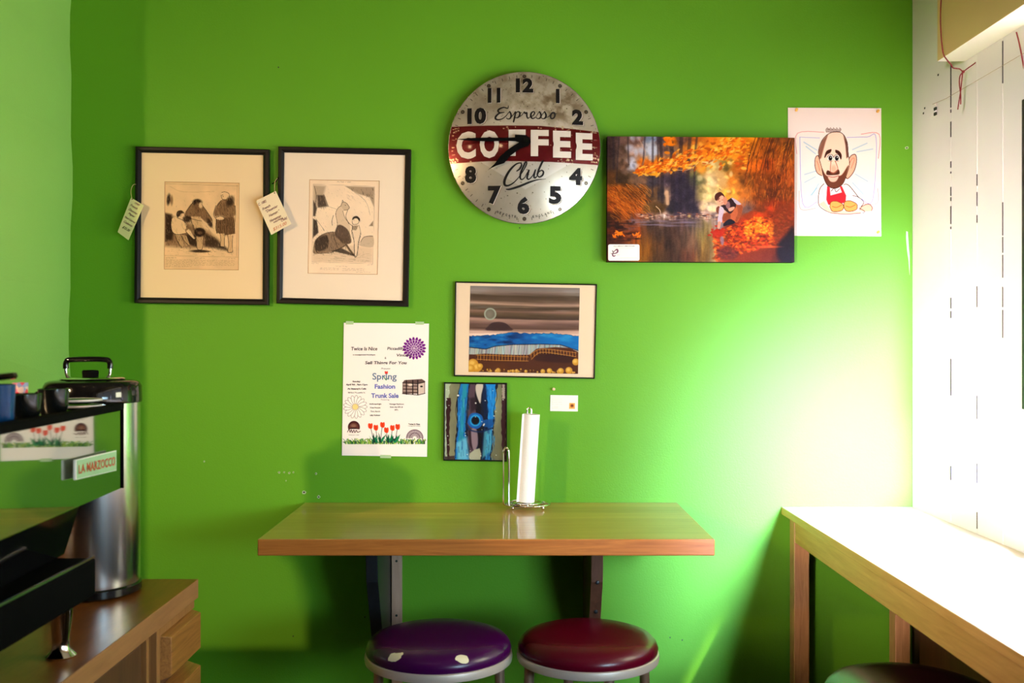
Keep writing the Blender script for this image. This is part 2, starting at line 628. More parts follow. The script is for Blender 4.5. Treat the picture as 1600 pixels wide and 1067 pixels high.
M['paper_edge'] = mat('paper_towel_white', (0.90, 0.89, 0.88, 1), 0.9, bump=0.4, bscale=160)
M['tag_paper'] = mat('yellowed_tag_card', (0.68, 0.66, 0.30, 1), 0.8)
M['tag_cream'] = mat('cream_tag_card', (0.85, 0.70, 0.48, 1), 0.8)
M['twine'] = mat('tan_twine', (0.45, 0.34, 0.14, 1), 0.8)
M['ink'] = mat('black_ink', (0.006, 0.005, 0.006, 1), 0.8, spec=0.1)
M['ink_brown'] = mat('brown_ink', (0.16, 0.03, 0.05, 1), 0.6)
M['ink_orange'] = mat('orange_ink', (0.65, 0.22, 0.09, 1), 0.6)
M['ink_soft'] = mat('dark_plum_ink', (0.045, 0.014, 0.028, 1), 0.6)
M['ink_blue'] = mat('blue_ink', (0.10, 0.13, 0.50, 1), 0.6)
M['ink_slate'] = mat('slate_ink', (0.10, 0.17, 0.30, 1), 0.6)
M['ink_grey'] = mat('grey_ink', (0.40, 0.36, 0.36, 1), 0.6)
M['tape'] = mat('clear_tape', (0.45, 0.62, 0.35, 1), 0.3)
M['chrome'] = mat('chrome_wire', (0.82, 0.82, 0.84, 1), 0.08, metal=1.0)
M['steel'] = mat('brushed_steel', (0.62, 0.62, 0.62, 1), 0.22, metal=1.0)
M['mirror_steel'] = mat('polished_dark_steel', (0.42, 0.46, 0.40, 1), 0.035, metal=1.0)
M['black_gloss'] = mat('black_gloss_plastic', (0.003, 0.003, 0.0035, 1), 0.09, coat=0.0, spec=0.4)
M['black_matte'] = mat('black_matte_metal', (0.003, 0.003, 0.003, 1), 0.7, spec=0.02)
M['black_ceramic'] = mat('black_ceramic', (0.003, 0.004, 0.004, 1), 0.14, spec=0.25)
M['white_ceramic'] = mat('white_ceramic', (0.82, 0.78, 0.74, 1), 0.25, coat=0.4)
M['purple'] = None
M['stool_rim'] = mat('aluminium_band', (0.62, 0.52, 0.44, 1), 0.38, metal=0.5, bump=0.1)
M['stool_leg'] = mat('bronzed_tube', (0.42, 0.27, 0.18, 1), 0.36, metal=0.75)
M['gold_pin'] = mat('amber_plastic_pin', (0.85, 0.42, 0.05, 1), 0.3, coat=0.4)
M['red_cord'] = mat('red_cord', (0.20, 0.001, 0.008, 1), 0.6)
M['dark_gap'] = mat('dark_board_gap', (0.05, 0.035, 0.045, 1), 0.9)
M['wire'] = mat('thin_tan_wire', (0.40, 0.26, 0.16, 1), 0.6)
M['plaster'] = mat('bare_plaster', (0.42, 0.50, 0.30, 1), 0.8)
M['hole'] = mat('dark_hole', (0.03, 0.035, 0.02, 1), 0.9)
M['window_black'] = mat('window_black_strip', (0.012, 0.010, 0.010, 1), 0.5)
M['window_trim'] = mat('window_trim_paint', (0.72, 0.55, 0.36, 1), 0.5)
M['outdoor'] = mat('street_pavement', (0.35, 0.34, 0.32, 1), 0.9)

# glass: real thin pane, partly mirror
g = bpy.data.materials.new('clear_glass')
g.use_nodes = True
nt = g.node_tree
for n_ in list(nt.nodes): nt.nodes.remove(n_)
o_ = nt.nodes.new('ShaderNodeOutputMaterial')
mx_ = nt.nodes.new('ShaderNodeMixShader')
tr_ = nt.nodes.new('ShaderNodeBsdfTransparent')
gl_ = nt.nodes.new('ShaderNodeBsdfGlossy'); gl_.inputs['Roughness'].default_value = 0.02
lw_ = nt.nodes.new('ShaderNodeLayerWeight'); lw_.inputs['Blend'].default_value = 0.5
pw_ = nt.nodes.new('ShaderNodeMath'); pw_.operation = 'POWER'; pw_.inputs[1].default_value = 4.0
nt.links.new(lw_.outputs['Facing'], pw_.inputs[0])
ma_ = nt.nodes.new('ShaderNodeMath'); ma_.operation = 'MULTIPLY_ADD'; ma_.inputs[1].default_value = 0.7; ma_.inputs[2].default_value = 0.022
nt.links.new(pw_.outputs[0], ma_.inputs[0])
nt.links.new(ma_.outputs[0], mx_.inputs[0]); nt.links.new(tr_.outputs[0], mx_.inputs[1]); nt.links.new(gl_.outputs[0], mx_.inputs[2])
nt.links.new(mx_.outputs[0], o_.inputs[0])
M['glass'] = g

# ------------------------------------------------------------------ room shell
def sbox(name, x0, x1, y0, y1, z0, z1, m, bev=0.0, parent=None):
    bm = bmesh.new(); box(bm, x0, x1, y0, y1, z0, z1, bev)
    o = obj(name, bm, m, parent)
    return struct(o)

CEIL = 2.95
LX = -1.43          # short green wall on the left
RX = 1.294          # window wall
sbox('floor', -4.2, RX + 0.3, -3.2, WY + 0.15, -0.1, 0.0, M['floor'])
sbox('ceiling', -4.2, RX + 0.3, -3.2, WY + 0.15, CEIL, CEIL + 0.1, M['ceil'])
wb = sbox('wall_back', -4.2, RX + 0.3, WY, WY + 0.15, 0, CEIL, M['green'])
sbox('wall_side_room', -4.3, -4.2, -3.2, WY + 0.15, 0, CEIL, M['cream_wall'])

# left wall: a painted stub with a slightly wobbly cut-in line
bm = bmesh.new()
n = 30
fv, bv = [], []
for i in range(n + 1):
    z = CEIL * i / n
    wob = 0.004 * math.sin(z * 7) + 0.003 * math.sin(z * 19 + 1)
    fv.append((LX + 0.008 - 0.012 * (CEIL - z) / CEIL + wob, WY - 0.0005, z))
for i in range(n):
    a, b = fv[i], fv[i + 1]
    p = [(-1.62, WY - .0005, a[2]), (a[0], WY - .0005, a[2]), (b[0], WY - .0005, b[2]), (-1.62, WY - .0005, b[2])]
    q = [(-1.62, 2.66, a[2]), (LX, 2.66, a[2]), (LX, 2.66, b[2]), (-1.62, 2.66, b[2])]
    v = [bm.verts.new(k) for k in p + q]
    for f in ((0, 1, 2, 3), (4, 5, 6, 7), (1, 5, 6, 2)):
        bm.faces.new([v[k] for k in f])
bmesh.ops.remove_doubles(bm, verts=bm.verts, dist=1e-5)
struct(obj('wall_left', bm, M['green_left_lit']))

# window wall: planks towards the corner, wide opening, deep sill
SZ = 0.966
bm = bmesh.new()
edges_y = [WY - 0.001, 2.935, 2.770, 2.625, 2.50]
for a, b in zip(edges_y[:-1], edges_y[1:]):
    box(bm, RX, RX + 0.25, b + 0.0006, a - 0.0006, SZ - 0.03, CEIL, 0.0012)
box(bm, RX, RX + 0.25, -1.5, 2.5, 2.30, CEIL)
wr = struct(obj('wall_right', bm, M['white_wall']))
sbox('wall_right_dado', RX, RX + 0.25, -3.2, WY - 0.001, 0, SZ - 0.031, M['cabinet_dark'])
sbox('wall_right_pier', RX, RX + 0.25, -3.2, -1.5, SZ - 0.03, CEIL, M['white_wall'])
# dark open seams between the planks
seams = {2.935: [(100, 168), (171, 176), (190, 214), (252, 262), (268, 271), (292, 306), (308, 314), (322, 350), (354, 358), (465, 482), (486, 497), (560, 618), (728, 750)],
         2.770: [(272, 290), (300, 322), (336, 348), (447, 480), (618, 655), (724, 755), (800, 826)],
         2.625: [(64, 130), (316, 368), (370, 395), (398, 434), (448, 480), (484, 528)]}
bm = bmesh.new()
for y, segs in seams.items():
    for a, b in segs:
        za = P(0, a, y).z; zb = P(0, b, y).z
        wd = 0.0028 if y > 2.9 else 0.0020
        box(bm, RX - 0.0012, RX + 0.003, y - wd, y + wd, zb, za)
struct(obj('board_gap', bm, M['dark_gap'], wr))

# header box over the window
bm = bmesh.new()
box(bm, 1.215, RX - 0.0005, -1.6, 2.844, 2.30, CEIL - 0.001)
bm.faces.ensure_lookup_table()
for f in bm.faces:
    c = f.calc_center_median()
    f.material_index = 1 if c.z < 2.301 else 0
struct(obj('trim_1', bm, [M['tan'], M['white_wall']]))

# deep window sill, window frame and panes
sbox('trim_2', RX - 0.0, RX + 0.25, -1.5, 2.5, SZ - 0.03, SZ, M['bar_top_sunlit'])
wf = thing('window_1', 'x', 'x', (RX + 0.2, 0.5, SZ))
for k in ('label', 'category'):
    del wf[k]
struct(wf)
bm = bmesh.new()
for y0 in (-1.5, -0.2, 1.1, 2.44):
    box(bm, RX + 0.17, RX + 0.22, y0, y0 + 0.06, SZ, 2.30, 0.003)
box(bm, RX + 0.17, RX + 0.22, -1.5, 2.5, SZ + 0.0, SZ + 0.06, 0.003)
box(bm, RX + 0.17, RX + 0.22, -1.5, 2.5, 2.24, 2.30, 0.003)
struct(obj('window_frame', bm, M['window_trim'], wf))
bm = bmesh.new()
for a, b in ((-1.44, -0.2), (-0.14, 1.1), (1.16, 2.44)):
    box(bm, RX + 0.193, RX + 0.197, a, b, SZ + 0.06, 2.24)
struct(obj('window_pane', bm, M['glass'], wf))
bm = bmesh.new()
box(bm, RX - 0.014, RX + 0.01, 2.484, 2.502, 1.33, 2.107, 0.002)
struct(obj('trim_3', bm, M['window_black']))
# front of the room behind the camera: closed wall without an opening
bm = bmesh.new()
box(bm, -4.2, RX + 0.3, -3.2, -3.05, 0, CEIL)
struct(obj('wall_front', bm, M['cream_wall']))
bm = bmesh.new(); box(bm, -14, 16, -14, 14, -0.3, -0.2)
struct(obj('floor_street', bm, M['outdoor']))

# scars and screw holes in the paint
def patch(name, pts, m, y=WY - 0.0012, parent=None):
    bm = bmesh.new()
    fr = [bm.verts.new(P(a, b, y)) for a, b in pts]
    bk = [bm.verts.new((v.co.x, WY + 0.0005, v.co.z)) for v in fr]
    bm.faces.new(fr); bm.faces.new(bk[::-1])
    for i in range(len(fr)):
        j = (i + 1) % len(fr)
        bm.faces.new((fr[i], fr[j], bk[j], bk[i]))
    return struct(obj(name, bm, m, parent))

rnd = random.Random(5)
for (x, y, r) in ((436, 738, 1.7), (444, 738, 1.4), (452, 738.5, 1.7), (458.5, 738, 1.4), (447, 751, 1.0), (475, 769, 3.2), (498, 776.5, 2.6), (493.5, 740, 1.7), (1417, 231, 2.6), (319, 721, 1.2), (868, 607, 0.0)):
    if r == 0: continue
    pts = [(x + r * (0.7 + 0.6 * rnd.random()) * math.cos(a), y + r * (0.7 + 0.6 * rnd.random()) * math.sin(a)) for a in [k * math.pi / 4 for k in range(8)]]
    patch('plaster_patch', pts, M['plaster'], parent=wb)
    rr = r * 0.45
    patch('screw_hole', [(x + rr * math.cos(a), y + rr * math.sin(a)) for a in [k * math.pi / 3 for k in range(6)]], M['hole'], WY - 0.002, parent=wb)
for x, y in ((435, 105), (812, 356), (570, 964), (1047, 996), (1066, 1000), (458, 994)):
    patch('screw_hole', [(x + 1.1 * math.cos(a), y + 1.1 * math.sin(a)) for a in [k * math.pi / 3 for k in range(6)]], M['hole'], parent=wb)
patch('plaster_patch', [(1416, 361), (1418.5, 362), (1420, 385), (1421.5, 400), (1421.5, 430), (1419.5, 405), (1417.5, 392), (1415.8, 372)], M['plaster'], parent=wb)

# ------------------------------------------------------------------ wall-hung table
X0t, X1t, YF, ZT = -0.670, 0.534, 2.620, 0.98
t = thing('wall_table', 'narrow honey wood bar table fixed to the green wall, paper towel holder on it', 'table', (-0.068, 2.92, 0.5))
bm = bmesh.new()
box(bm, X0t, X1t, YF, WY - 0.001, ZT - 0.044, ZT, 0.003)
bm.normal_update()
for f in bm.faces:
    f.material_index = 0 if f.normal.z > 0.5 else 1
obj('tabletop', bm, [M['table_top'], M['table_edge']], t)
def bracket(x0, x1, m, label):
    bm = bmesh.new()
    yb = WY - 0.001
    prof = [(2.875, ZT - 0.0445), (2.895, 0.80), (3.03, 0.56), (yb, 0.56), (yb, ZT - 0.0445)]
    a = [bm.verts.new((x0, y, z)) for y, z in prof]
    b = [bm.verts.new((x1, y, z)) for y, z in prof]
    bm.faces.new(a[::-1]); bm.faces.new(b)
    for i in range(len(prof)):
        j = (i + 1) % len(prof)
        bm.faces.new((a[i], a[j], b[j], b[i]))
    bmesh.ops.recalc_face_normals(bm, faces=bm.faces)
    bmesh.ops.bevel(bm, geom=list(bm.edges), offset=0.002, segments=2, affect='EDGES', profile=0.5)
    o = obj('bracket', bm, m, t)
    if label: o['label'] = label
    return o
bracket(-0.424, -0.3895, M['bracket_dark'], 'dark bracket on the left')
br = bracket(0.2295, 0.2645, M['bracket'], 'brown wooden bracket on the right')
for z in (0.80, 0.70):
    bm = bmesh.new(); ball(bm, (0.2485, 2.892 + (0.80 - z) * 0.56, z), 0.006, 10, sc_=(1, 0.4, 1))
    obj('screw', bm, M['bracket_dark'], br)
bm = bmesh.new(); box(bm, -0.387, -0.354, WY - 0.022, WY - 0.001, 0.30, ZT - 0.0445, 0.002)
cl = obj('wall_cleat', bm, M['cleat'], t); cl['label'] = 'pale raw wood strip'
for z in (0.795, 0.62, 0.46):
    bm = bmesh.new(); ball(bm, (-0.371, WY - 0.0222, z), 0.004, 10, sc_=(1, 0.4, 1))
    obj('screw', bm, M['hole'], cl)

# ------------------------------------------------------------------ window bar on the right
t = thing('window_bar', 'long oak bar counter with sun glare coloured into its top, running along the window on the right', 'counter', (1.08, 1.6, 0))
bm = bmesh.new()
box(bm, 0.870, RX - 0.001, -1.2, WY - 0.002, SZ - 0.024, SZ, 0.002)
bm.normal_update()
for f in bm.faces:
    f.material_index = 0 if f.normal.z > 0.5 else 1
obj('countertop', bm, [M['bar_top_sunlit'], M['bar_wood']], t)
bm = bmesh.new()
box(bm, 0.888, 0.908, -1.15, 3.126, SZ - 0.098, SZ - 0.0242, 0.002)
box(bm, 0.908, 1.20, 3.15, 3.17, SZ - 0.098, SZ - 0.0242, 0.002)
obj('apron', bm, M['bar_wood'], t)
for (x, y) in ((0.886, 3.126), (1.203, 3.126), (0.886, 0.9), (1.203, 0.9), (0.886, -1.15), (1.203, -1.15)):
    bm = bmesh.new()
    box(bm, x, x + 0.048, y, y + 0.052, 0.001, SZ - 0.0242 if x > 1 else SZ - 0.0242, 0.003)
    obj('leg', bm, M['bar_leg'], t)

# ------------------------------------------------------------------ stools
def vinyl(name, c, spots):
    m = mat(name, c, 0.27, coat=0.0, spec=0.27, var=0.06, vscale=20)
    nt = m.node_tree
    b = nt.nodes['Principled BSDF']
    src = b.inputs['Base Color'].links[0].from_socket
    tc = nt.nodes.new('ShaderNodeTexCoord')
    for (sx, sy, sz, rx, ry) in spots:
        mp = nt.nodes.new('ShaderNodeMapping')
        mp.inputs['Location'].default_value = (-sx / rx, -sy / ry, -sz / ry)
        mp.inputs['Scale'].default_value = (1 / rx, 1 / ry, 1 / ry)
        nt.links.new(tc.outputs['Object'], mp.inputs['Vector'])
        nz = nt.nodes.new('ShaderNodeTexNoise'); nz.inputs['Scale'].default_value = 60
        nt.links.new(tc.outputs['Object'], nz.inputs['Vector'])
        ln = nt.nodes.new('ShaderNodeVectorMath'); ln.operation = 'LENGTH'
        nt.links.new(mp.outputs[0], ln.inputs[0])
        ad = nt.nodes.new('ShaderNodeMath'); ad.operation = 'ADD'
        nt.links.new(ln.outputs['Value'], ad.inputs[0]); nt.links.new(nz.outputs['Fac'], ad.inputs[1])
        lt = nt.nodes.new('ShaderNodeMath'); lt.operation = 'LESS_THAN'
        nt.links.new(ad.outputs[0], lt.inputs[0]); lt.inputs[1].default_value = 1.5
        mx = nt.nodes.new('ShaderNodeMix'); mx.data_type = 'RGBA'
        nt.links.new(lt.outputs[0], mx.inputs['Factor'])
        nt.links.new(src, mx.inputs['A']); mx.inputs['B'].default_value = (0.72, 0.60, 0.38, 1)
        src = mx.outputs['Result']
    nt.links.new(src, b.inputs['Base Color'])
    return m

def make_stool(x, y, m, label, rot=0.0, R=0.180):
    t = thing('bar_stool', label, 'stool', (x, y, 0), 'round vinyl bar stools')
    zb = 0.716
    prof = [(0, zb + 0.004), (R - 0.004, zb + 0.004), (R, zb + 0.012), (R + 0.0015, zb + 0.022), (R - 0.003, zb + 0.034), (R - 0.014, zb + 0.045),
            (R - 0.035, zb + 0.052), (R - 0.075, zb + 0.057), (R - 0.12, zb + 0.060), (0, zb + 0.061)]
    bm = bmesh.new(); lathe(bm, prof, x, y, 72)
    obj('seat', bm, m, t, True)
    bm = bmesh.new()
    lathe(bm, [(R - 0.02, zb - 0.012), (R - 0.004, zb - 0.012), (R + 0.003, zb - 0.009), (R + 0.0045, zb), (R + 0.003, zb + 0.009), (R - 0.003, zb + 0.012), (R - 0.02, zb + 0.0035), (R - 0.02, zb - 0.012)], x, y, 72)
    obj('seat_rim', bm, M['stool_rim'], t, True)
    bm = bmesh.new()
    lathe(bm, [(0, zb - 0.008), (R - 0.02, zb - 0.008), (R - 0.02, zb + 0.003), (0, zb + 0.003)], x, y, 48)
    obj('seat_base', bm, M['black_matte'], t)
    ft = []
    for k in range(4):
        a = rot + math.pi / 4 + k * math.pi / 2
        c, s = math.cos(a), math.sin(a)
        p0 = Vector((x + 0.152 * c, y + 0.152 * s, zb - 0.010)); p1 = Vector((x + 0.168 * c, y + 0.168 * s, 0.012))
        bm = bmesh.new()
        tube(bm, [p0, p0.lerp(p1, 0.3), p1], 0.0125, 14)
        lg = obj('leg', bm, M['stool_leg'], t, True)
        bm = bmesh.new(); lathe(bm, [(0, 0.001), (0.016, 0.001), (0.017, 0.02), (0.0145, 0.032), (0, 0.032)], p1.x, p1.y, 14)
        obj('foot_cap', bm, M['black_matte'], lg, True)
        q = p0.lerp(p1, 0.60)
        ft.append(q)
    rr = math.hypot(ft[0].x - x, ft[0].y - y)
    bm = bmesh.new()
    tube(bm, [(x + rr * math.cos(a), y + rr * math.sin(a), ft[0].z) for a in [2 * math.pi * k / 48 for k in range(48)]], 0.008, 10, True)
    obj('foot_ring', bm, M['stool_leg'], t, True)
    return t

v1 = vinyl('blue_lit_vinyl', (0.036, 0.0005, 0.038, 1), [(-0.0935, -0.142, 0.757, 0.022, 0.012), (0.066, -0.157, 0.757, 0.018, 0.011)])  # blue window light put into the vinyl colour as purple; worn spots on top
v2 = vinyl('maroon_vinyl', (0.075, 0.0003, 0.007, 1), [])
v3 = vinyl('dark_maroon_vinyl', (0.020, 0.001, 0.006, 1), [])
make_stool(-0.183, 2.49, v1, 'vinyl bar stool tinted purple for blue window light, with two worn pale spots on its edge', math.radians(40))
make_stool(0.190, 2.50, v2, 'maroon red vinyl bar stool under the right end of the wall table', math.radians(60), 0.174)
make_stool(0.855, 2.13, v3, 'dark maroon bar stool beside the window bar at the bottom right corner', 0.3)

# ------------------------------------------------------------------ back counter on the left
CZ, CX, CY = 0.890, -0.806, 2.560
t = thing('counter_cabinet', 'brown wooden counter cabinet with drawers below the espresso machine', 'cabinet', (-1.12, 1.4, 0))
bm = bmesh.new()
box(bm, -1.42, -0.826, 0.2, CY - 0.03, 0.0, CZ - 0.0485)
for f in bm.faces: f.material_index = 0
obj('carcass', bm, M['cabinet_dark'], t)
bm = bmesh.new()
box(bm, -1.44, CX, 0.15, CY, CZ - 0.048, CZ, 0.002)
bm.normal_update()
for f in bm.faces: f.material_index = 0 if f.normal.z > 0.5 else 1
obj('countertop', bm, [M['counter_top'], M['counter_edge']], t)
for nm, (y0_, y1_, z0_, z1_) in (('top_rail', (2.285, 2.53, CZ - 0.066, CZ - 0.0485)), ('bottom_rail', (2.285, 2.53, 0.0, 0.08)), ('stile', (2.262, 2.285, 0.0, CZ - 0.0485)), ('stile', (2.20, 2.214, 0.0, CZ - 0.0485)), ('stile', (1.28, 1.33, 0.0, CZ - 0.0485)), ('stile', (0.25, 0.30, 0.0, CZ - 0.0485))):
    bm = bmesh.new(); box(bm, -0.826, -0.807, y0_, y1_, z0_, z1_, 0.001)
    obj(nm, bm, M['cabinet_v'], t)
for (z1, z0) in ((0.824, 0.713), (0.690, 0.47), (0.447, 0.23)):
    bm = bmesh.new()
    x0, x1 = -0.8255, -0.787
    hexa(bm, [Vector((x0, 2.290, z0)), Vector((x1, 2.303, z0 + 0.013)), Vector((x1, 2.519, z0 + 0.013)), Vector((x0, 2.532, z0)),
              Vector((x0, 2.290, z1)), Vector((x1, 2.303, z1 - 0.008)), Vector((x1, 2.519, z1 - 0.008)), Vector((x0, 2.532, z1))], 0.002)
    obj('drawer', bm, M['cabinet'], t)
for a, b in ((1.34, 1.76), (1.77, 2.19)):
    bm = bmesh.new(); box(bm, -0.8255, -0.815, a, b, 0.09, CZ - 0.055, 0.003)
    box(bm, -0.8155, -0.811, a + 0.06, b - 0.06, 0.15, CZ - 0.12, 0.003)
    obj('door', bm, M['cabinet_dark'], t)

# ------------------------------------------------------------------ espresso machine
def mx_at(y): return -0.647 - 0.0906 * y
t = thing('espresso_machine', 'espresso machine with a polished mirror back panel and black lower frame', 'espresso machine', (-1.1, 1.5, CZ))
yA, yB = 2.146, 0.95
nx = Vector((1, 0.0906, 0)).normalized()
def mp(y, off, z):
    return Vector((mx_at(y), y, z)) + nx * off
bm = bmesh.new()
hexa(bm, [mp(yB, 0, 1.203), mp(yA, 0, 1.184), mp(yA, -0.012, 1.184), mp(yB, -0.012, 1.203), mp(yB, 0, 1.363), mp(yA, 0, 1.353), mp(yA, -0.012, 1.353), mp(yB, -0.012, 1.363)], 0.0015)
pn = obj('back_panel', bm, M['mirror_steel'], t)
bm = bmesh.new()
hexa(bm, [mp(yB, 0.004, 1.363), mp(yA + 0.006, 0.004, 1.353), mp(yA + 0.006, -0.02, 1.353), mp(yB, -0.02, 1.363), mp(yB, 0.004, 1.379), mp(yA + 0.006, 0.004, 1.367), mp(yA + 0.006, -0.02, 1.367), mp(yB, -0.02, 1.379)], 0.002)
hexa(bm, [mp(yA, 0.003, 1.184), mp(yA + 0.006, 0.003, 1.184), mp(yA + 0.006, -0.02, 1.184), mp(yA, -0.02, 1.184), mp(yA, 0.003, 1.353), mp(yA + 0.006, 0.003, 1.353), mp(yA + 0.006, -0.02, 1.353), mp(yA, -0.02, 1.353)])
obj('panel_edge', bm, M['black_matte'], t)
bm = bmesh.new()   # cup tray
hexa(bm, [Vector((-1.38, 0.95, 1.335)), mp(0.95, -0.021, 1.335), mp(2.14, -0.021, 1.335), Vector((-1.38, 2.14, 1.335)), Vector((-1.38, 0.95, 1.349)), mp(0.95, -0.021, 1.349), mp(2.14, -0.021, 1.349), Vector((-1.38, 2.14, 1.349))], 0.002)
obj('cup_tray', bm, M['steel'], t)
bm = bmesh.new()   # body
hexa(bm, [Vector((-1.36, 0.97, 1.075)), Vector((-0.845, 0.97, 1.075)), Vector((-0.892, 1.985, 1.075)), Vector((-1.36, 1.985, 1.075)),
          Vector((-1.36, 0.97, 1.334)), mp(0.97, -0.022, 1.334), mp(2.12, -0.022, 1.334), Vector((-1.36, 2.12, 1.334))], 0.003)
obj('body', bm, M['black_gloss'], t)
bm = bmesh.new()
box(bm, -1.36, -0.820, 0.95, 1.965, 1.000, 1.074, 0.006)
obj('base_frame', bm, M['black_matte'], t)
bm = bmesh.new()
hexa(bm, [Vector((-0.8225, 0.96, 1.0745)), Vector((-0.818, 0.96, 1.0745)), Vector((-0.8215, 1.96, 1.0745)), Vector((-0.826, 1.96, 1.0745)), Vector((-0.8225, 0.96, 1.079)), Vector((-0.818, 0.96, 1.079)), Vector((-0.8215, 1.96, 1.079)), Vector((-0.826, 1.96, 1.079))])
obj('trim_strip', bm, M['steel'], t)
for (x, y) in ((-0.872, 1.925), (-0.872, 1.05), (-1.31, 1.925), (-1.31, 1.05)):
    bm = bmesh.new()
    lathe(bm, [(0, CZ + 0.0006), (0.0265, CZ + 0.0006), (0.028, CZ + 0.004), (0.020, CZ + 0.012), (0.0155, CZ + 0.02), (0.0155, CZ + 0.035), (0.0215, CZ + 0.085), (0.022, 0.9995), (0, 0.9995)], x, y, 32)
    obj('leg', bm, M['chrome'], t, True)
# standing-off badge
def bp_(u, z, off):   # u 0..1 along the badge
    y = 1.824 + (2.067 - 1.824) * u
    return mp(y, off, z)
M['badge'] = mat('pale_green_badge', (0.38, 0.60, 0.36, 1), 0.25, coat=0.3)
M['badge_rim'] = mat('white_badge_rim', (0.85, 0.85, 0.80, 1), 0.3)
M['red_letter'] = mat('red_letter_enamel', (0.42, 0.05, 0.02, 1), 0.35)
bm = bmesh.new()
def bz(u, v): return (1.246 + (1.232 - 1.246) * u) * (1 - v) + (1.283 + (1.274 - 1.283) * u) * v
hexa(bm, [bp_(0, bz(0, 0), 0.013), bp_(1, bz(1, 0), 0.013), bp_(1, bz(1, 0), 0.008), bp_(0, bz(0, 0), 0.008),
          bp_(0, bz(0, 1), 0.013), bp_(1, bz(1, 1), 0.013), bp_(1, bz(1, 1), 0.008), bp_(0, bz(0, 1), 0.008)], 0.001)
bd = obj('badge', bm, M['badge_rim'], t); bd['label'] = 'pale green name plate with red letters'
bm = bmesh.new()
hexa(bm, [bp_(.015, bz(0, .04), 0.0136), bp_(.985, bz(1, .04), 0.0136), bp_(.985, bz(1, .04), 0.0131), bp_(.015, bz(0, .04), 0.0131),
          bp_(.015, bz(0, .96), 0.0136), bp_(.985, bz(1, .96), 0.0136), bp_(.985, bz(1, .96), 0.0131), bp_(.015, bz(0, .96), 0.0131)])
obj('badge_face', bm, M['badge'], bd)
bm = bmesh.new()
text(bm, 'LA MARZOCCO', 50, 50, 90, 46, lambda x, y: bp_(x / 100, bz(x / 100, 1 - y / 100), 0.0141), bold=0.03, spacing=1.05)
obj('lettering', bm, M['red_letter'], bd, recalc=False)
for u in (0.2, 0.8):
    bm = bmesh.new(); tube(bm, [bp_(u, 1.258, 0.0005), bp_(u, 1.258, 0.0078)], 0.004, 10)
    obj('standoff', bm, M['chrome'], bd, True)

# ------------------------------------------------------------------ coffee urn (thermal server)
ux, uy, ur = -1.020, 2.425, 0.111
t = thing('coffee_urn', 'tall stainless coffee dispenser with black lid and handle on the counter', 'coffee urn', (ux, uy, CZ))
bm = bmesh.new()
lathe(bm, [(0, CZ + 0.026), (ur - 0.004, CZ + 0.026), (ur - 0.003, CZ + 0.035), (ur - 0.003, 1.352), (0, 1.352)], ux, uy, 72)
obj('body', bm, M['steel'], t, True)
bm = bmesh.new()
lathe(bm, [(0, CZ + 0.0006), (ur - 0.008, CZ + 0.0006), (ur + 0.001, CZ + 0.006), (ur + 0.001, CZ + 0.022), (ur - 0.003, CZ + 0.0255), (0, CZ + 0.0255)], ux, uy, 72)
obj('base_ring', bm, M['black_gloss'], t, True)
bm = bmesh.new()
lathe(bm, [(0, 1.3525), (ur + 0.001, 1.3525), (ur + 0.002, 1.358), (ur + 0.001, 1.392), (ur - 0.004, 1.401), (ur - 0.012, 1.405), (0.075, 1.408), (0, 1.408)], ux, uy, 72)
obj('lid', bm, M['black_gloss'], t, True)
bm = bmesh.new()
lathe(bm, [(0, 1.4085), (0.072, 1.4085), (0.076, 1.410), (0.072, 1.413), (0.045, 1.4135), (0, 1.4135)], ux, uy, 60)
obj('lid_plate', bm, M['chrome'], t, True)
bm = bmesh.new()
lathe(bm, [(0, 1.414), (0.018, 1.414), (0.019, 1.428), (0.0165, 1.431), (0, 1.431)], ux + 0.002, uy - 0.02, 28)
obj('lid_knob', bm, M['black_matte'], t, True)
hx0, hx1 = P(103, 0, uy).x, P(172, 0, uy).x
for x, s in ((hx0, 1), (hx1, -1)):
    bm = bmesh.new()
    tube(bm, catmull([(x + s * 0.012, uy, 1.4095), (x + s * 0.004, uy, 1.414), (x, uy, 1.425), (x, uy, 1.440)], 4), 0.0036, 10)
    obj('handle_bracket', bm, M['chrome'], t, True)
bm = bmesh.new()
hp = [(hx0, uy, 1.434), (hx0, uy, 1.446), (hx0 + 0.003, uy, 1.452), (hx0 + 0.010, uy, 1.4555), (ux, uy, 1.457), (hx1 - 0.010, uy, 1.4555), (hx1 - 0.003, uy, 1.452), (hx1, uy, 1.446), (hx1, uy, 1.434)]
tube(bm, catmull(hp, 4), 0.0068, 12)
obj('handle', bm, M['black_gloss'], t, True)
bm = bmesh.new(); ball(bm, (ux - 0.115, uy, 1.377), 0.006); tube(bm, [(ux - 0.113, uy, 1.377), (ux - 0.109, uy, 1.36)], 0.004)
obj('lid_hinge', bm, M['gold_pin'], t, True)
def cyl_fn(r, cz, ang0):
    # drawing frame: x = arc length in mm to the right, y = mm downwards from cz
    def fn(x, y):
        a = ang0 + x / 1000 / r
        return Vector((ux + r * math.cos(a), uy + r * math.sin(a), cz - y / 1000))
    return fn
def curved_label(name, a_, b_, z0, z1, m, r):
    bm = bmesh.new(); K = 10
    for k in range(K):
        q = []
        for aa in (a_ + (b_ - a_) * k / K, a_ + (b_ - a_) * (k + 1) / K):
            q.append(aa)
        v = [bm.verts.new((ux + rr * math.cos(aa), uy + rr * math.sin(aa), z)) for aa in q for rr in (r - 0.001, r + 0.0006) for z in (z0, z1)]
        # v: a0(in z0,z1) (out z0,z1) a1(...)
        for f in ((2, 6, 7, 3), (0, 1, 5, 4), (1, 3, 7, 5), (0, 4, 6, 2)):
            bm.faces.new([v[i] for i in f])
    return obj(name, bm, m, t)
RB = ur - 0.003
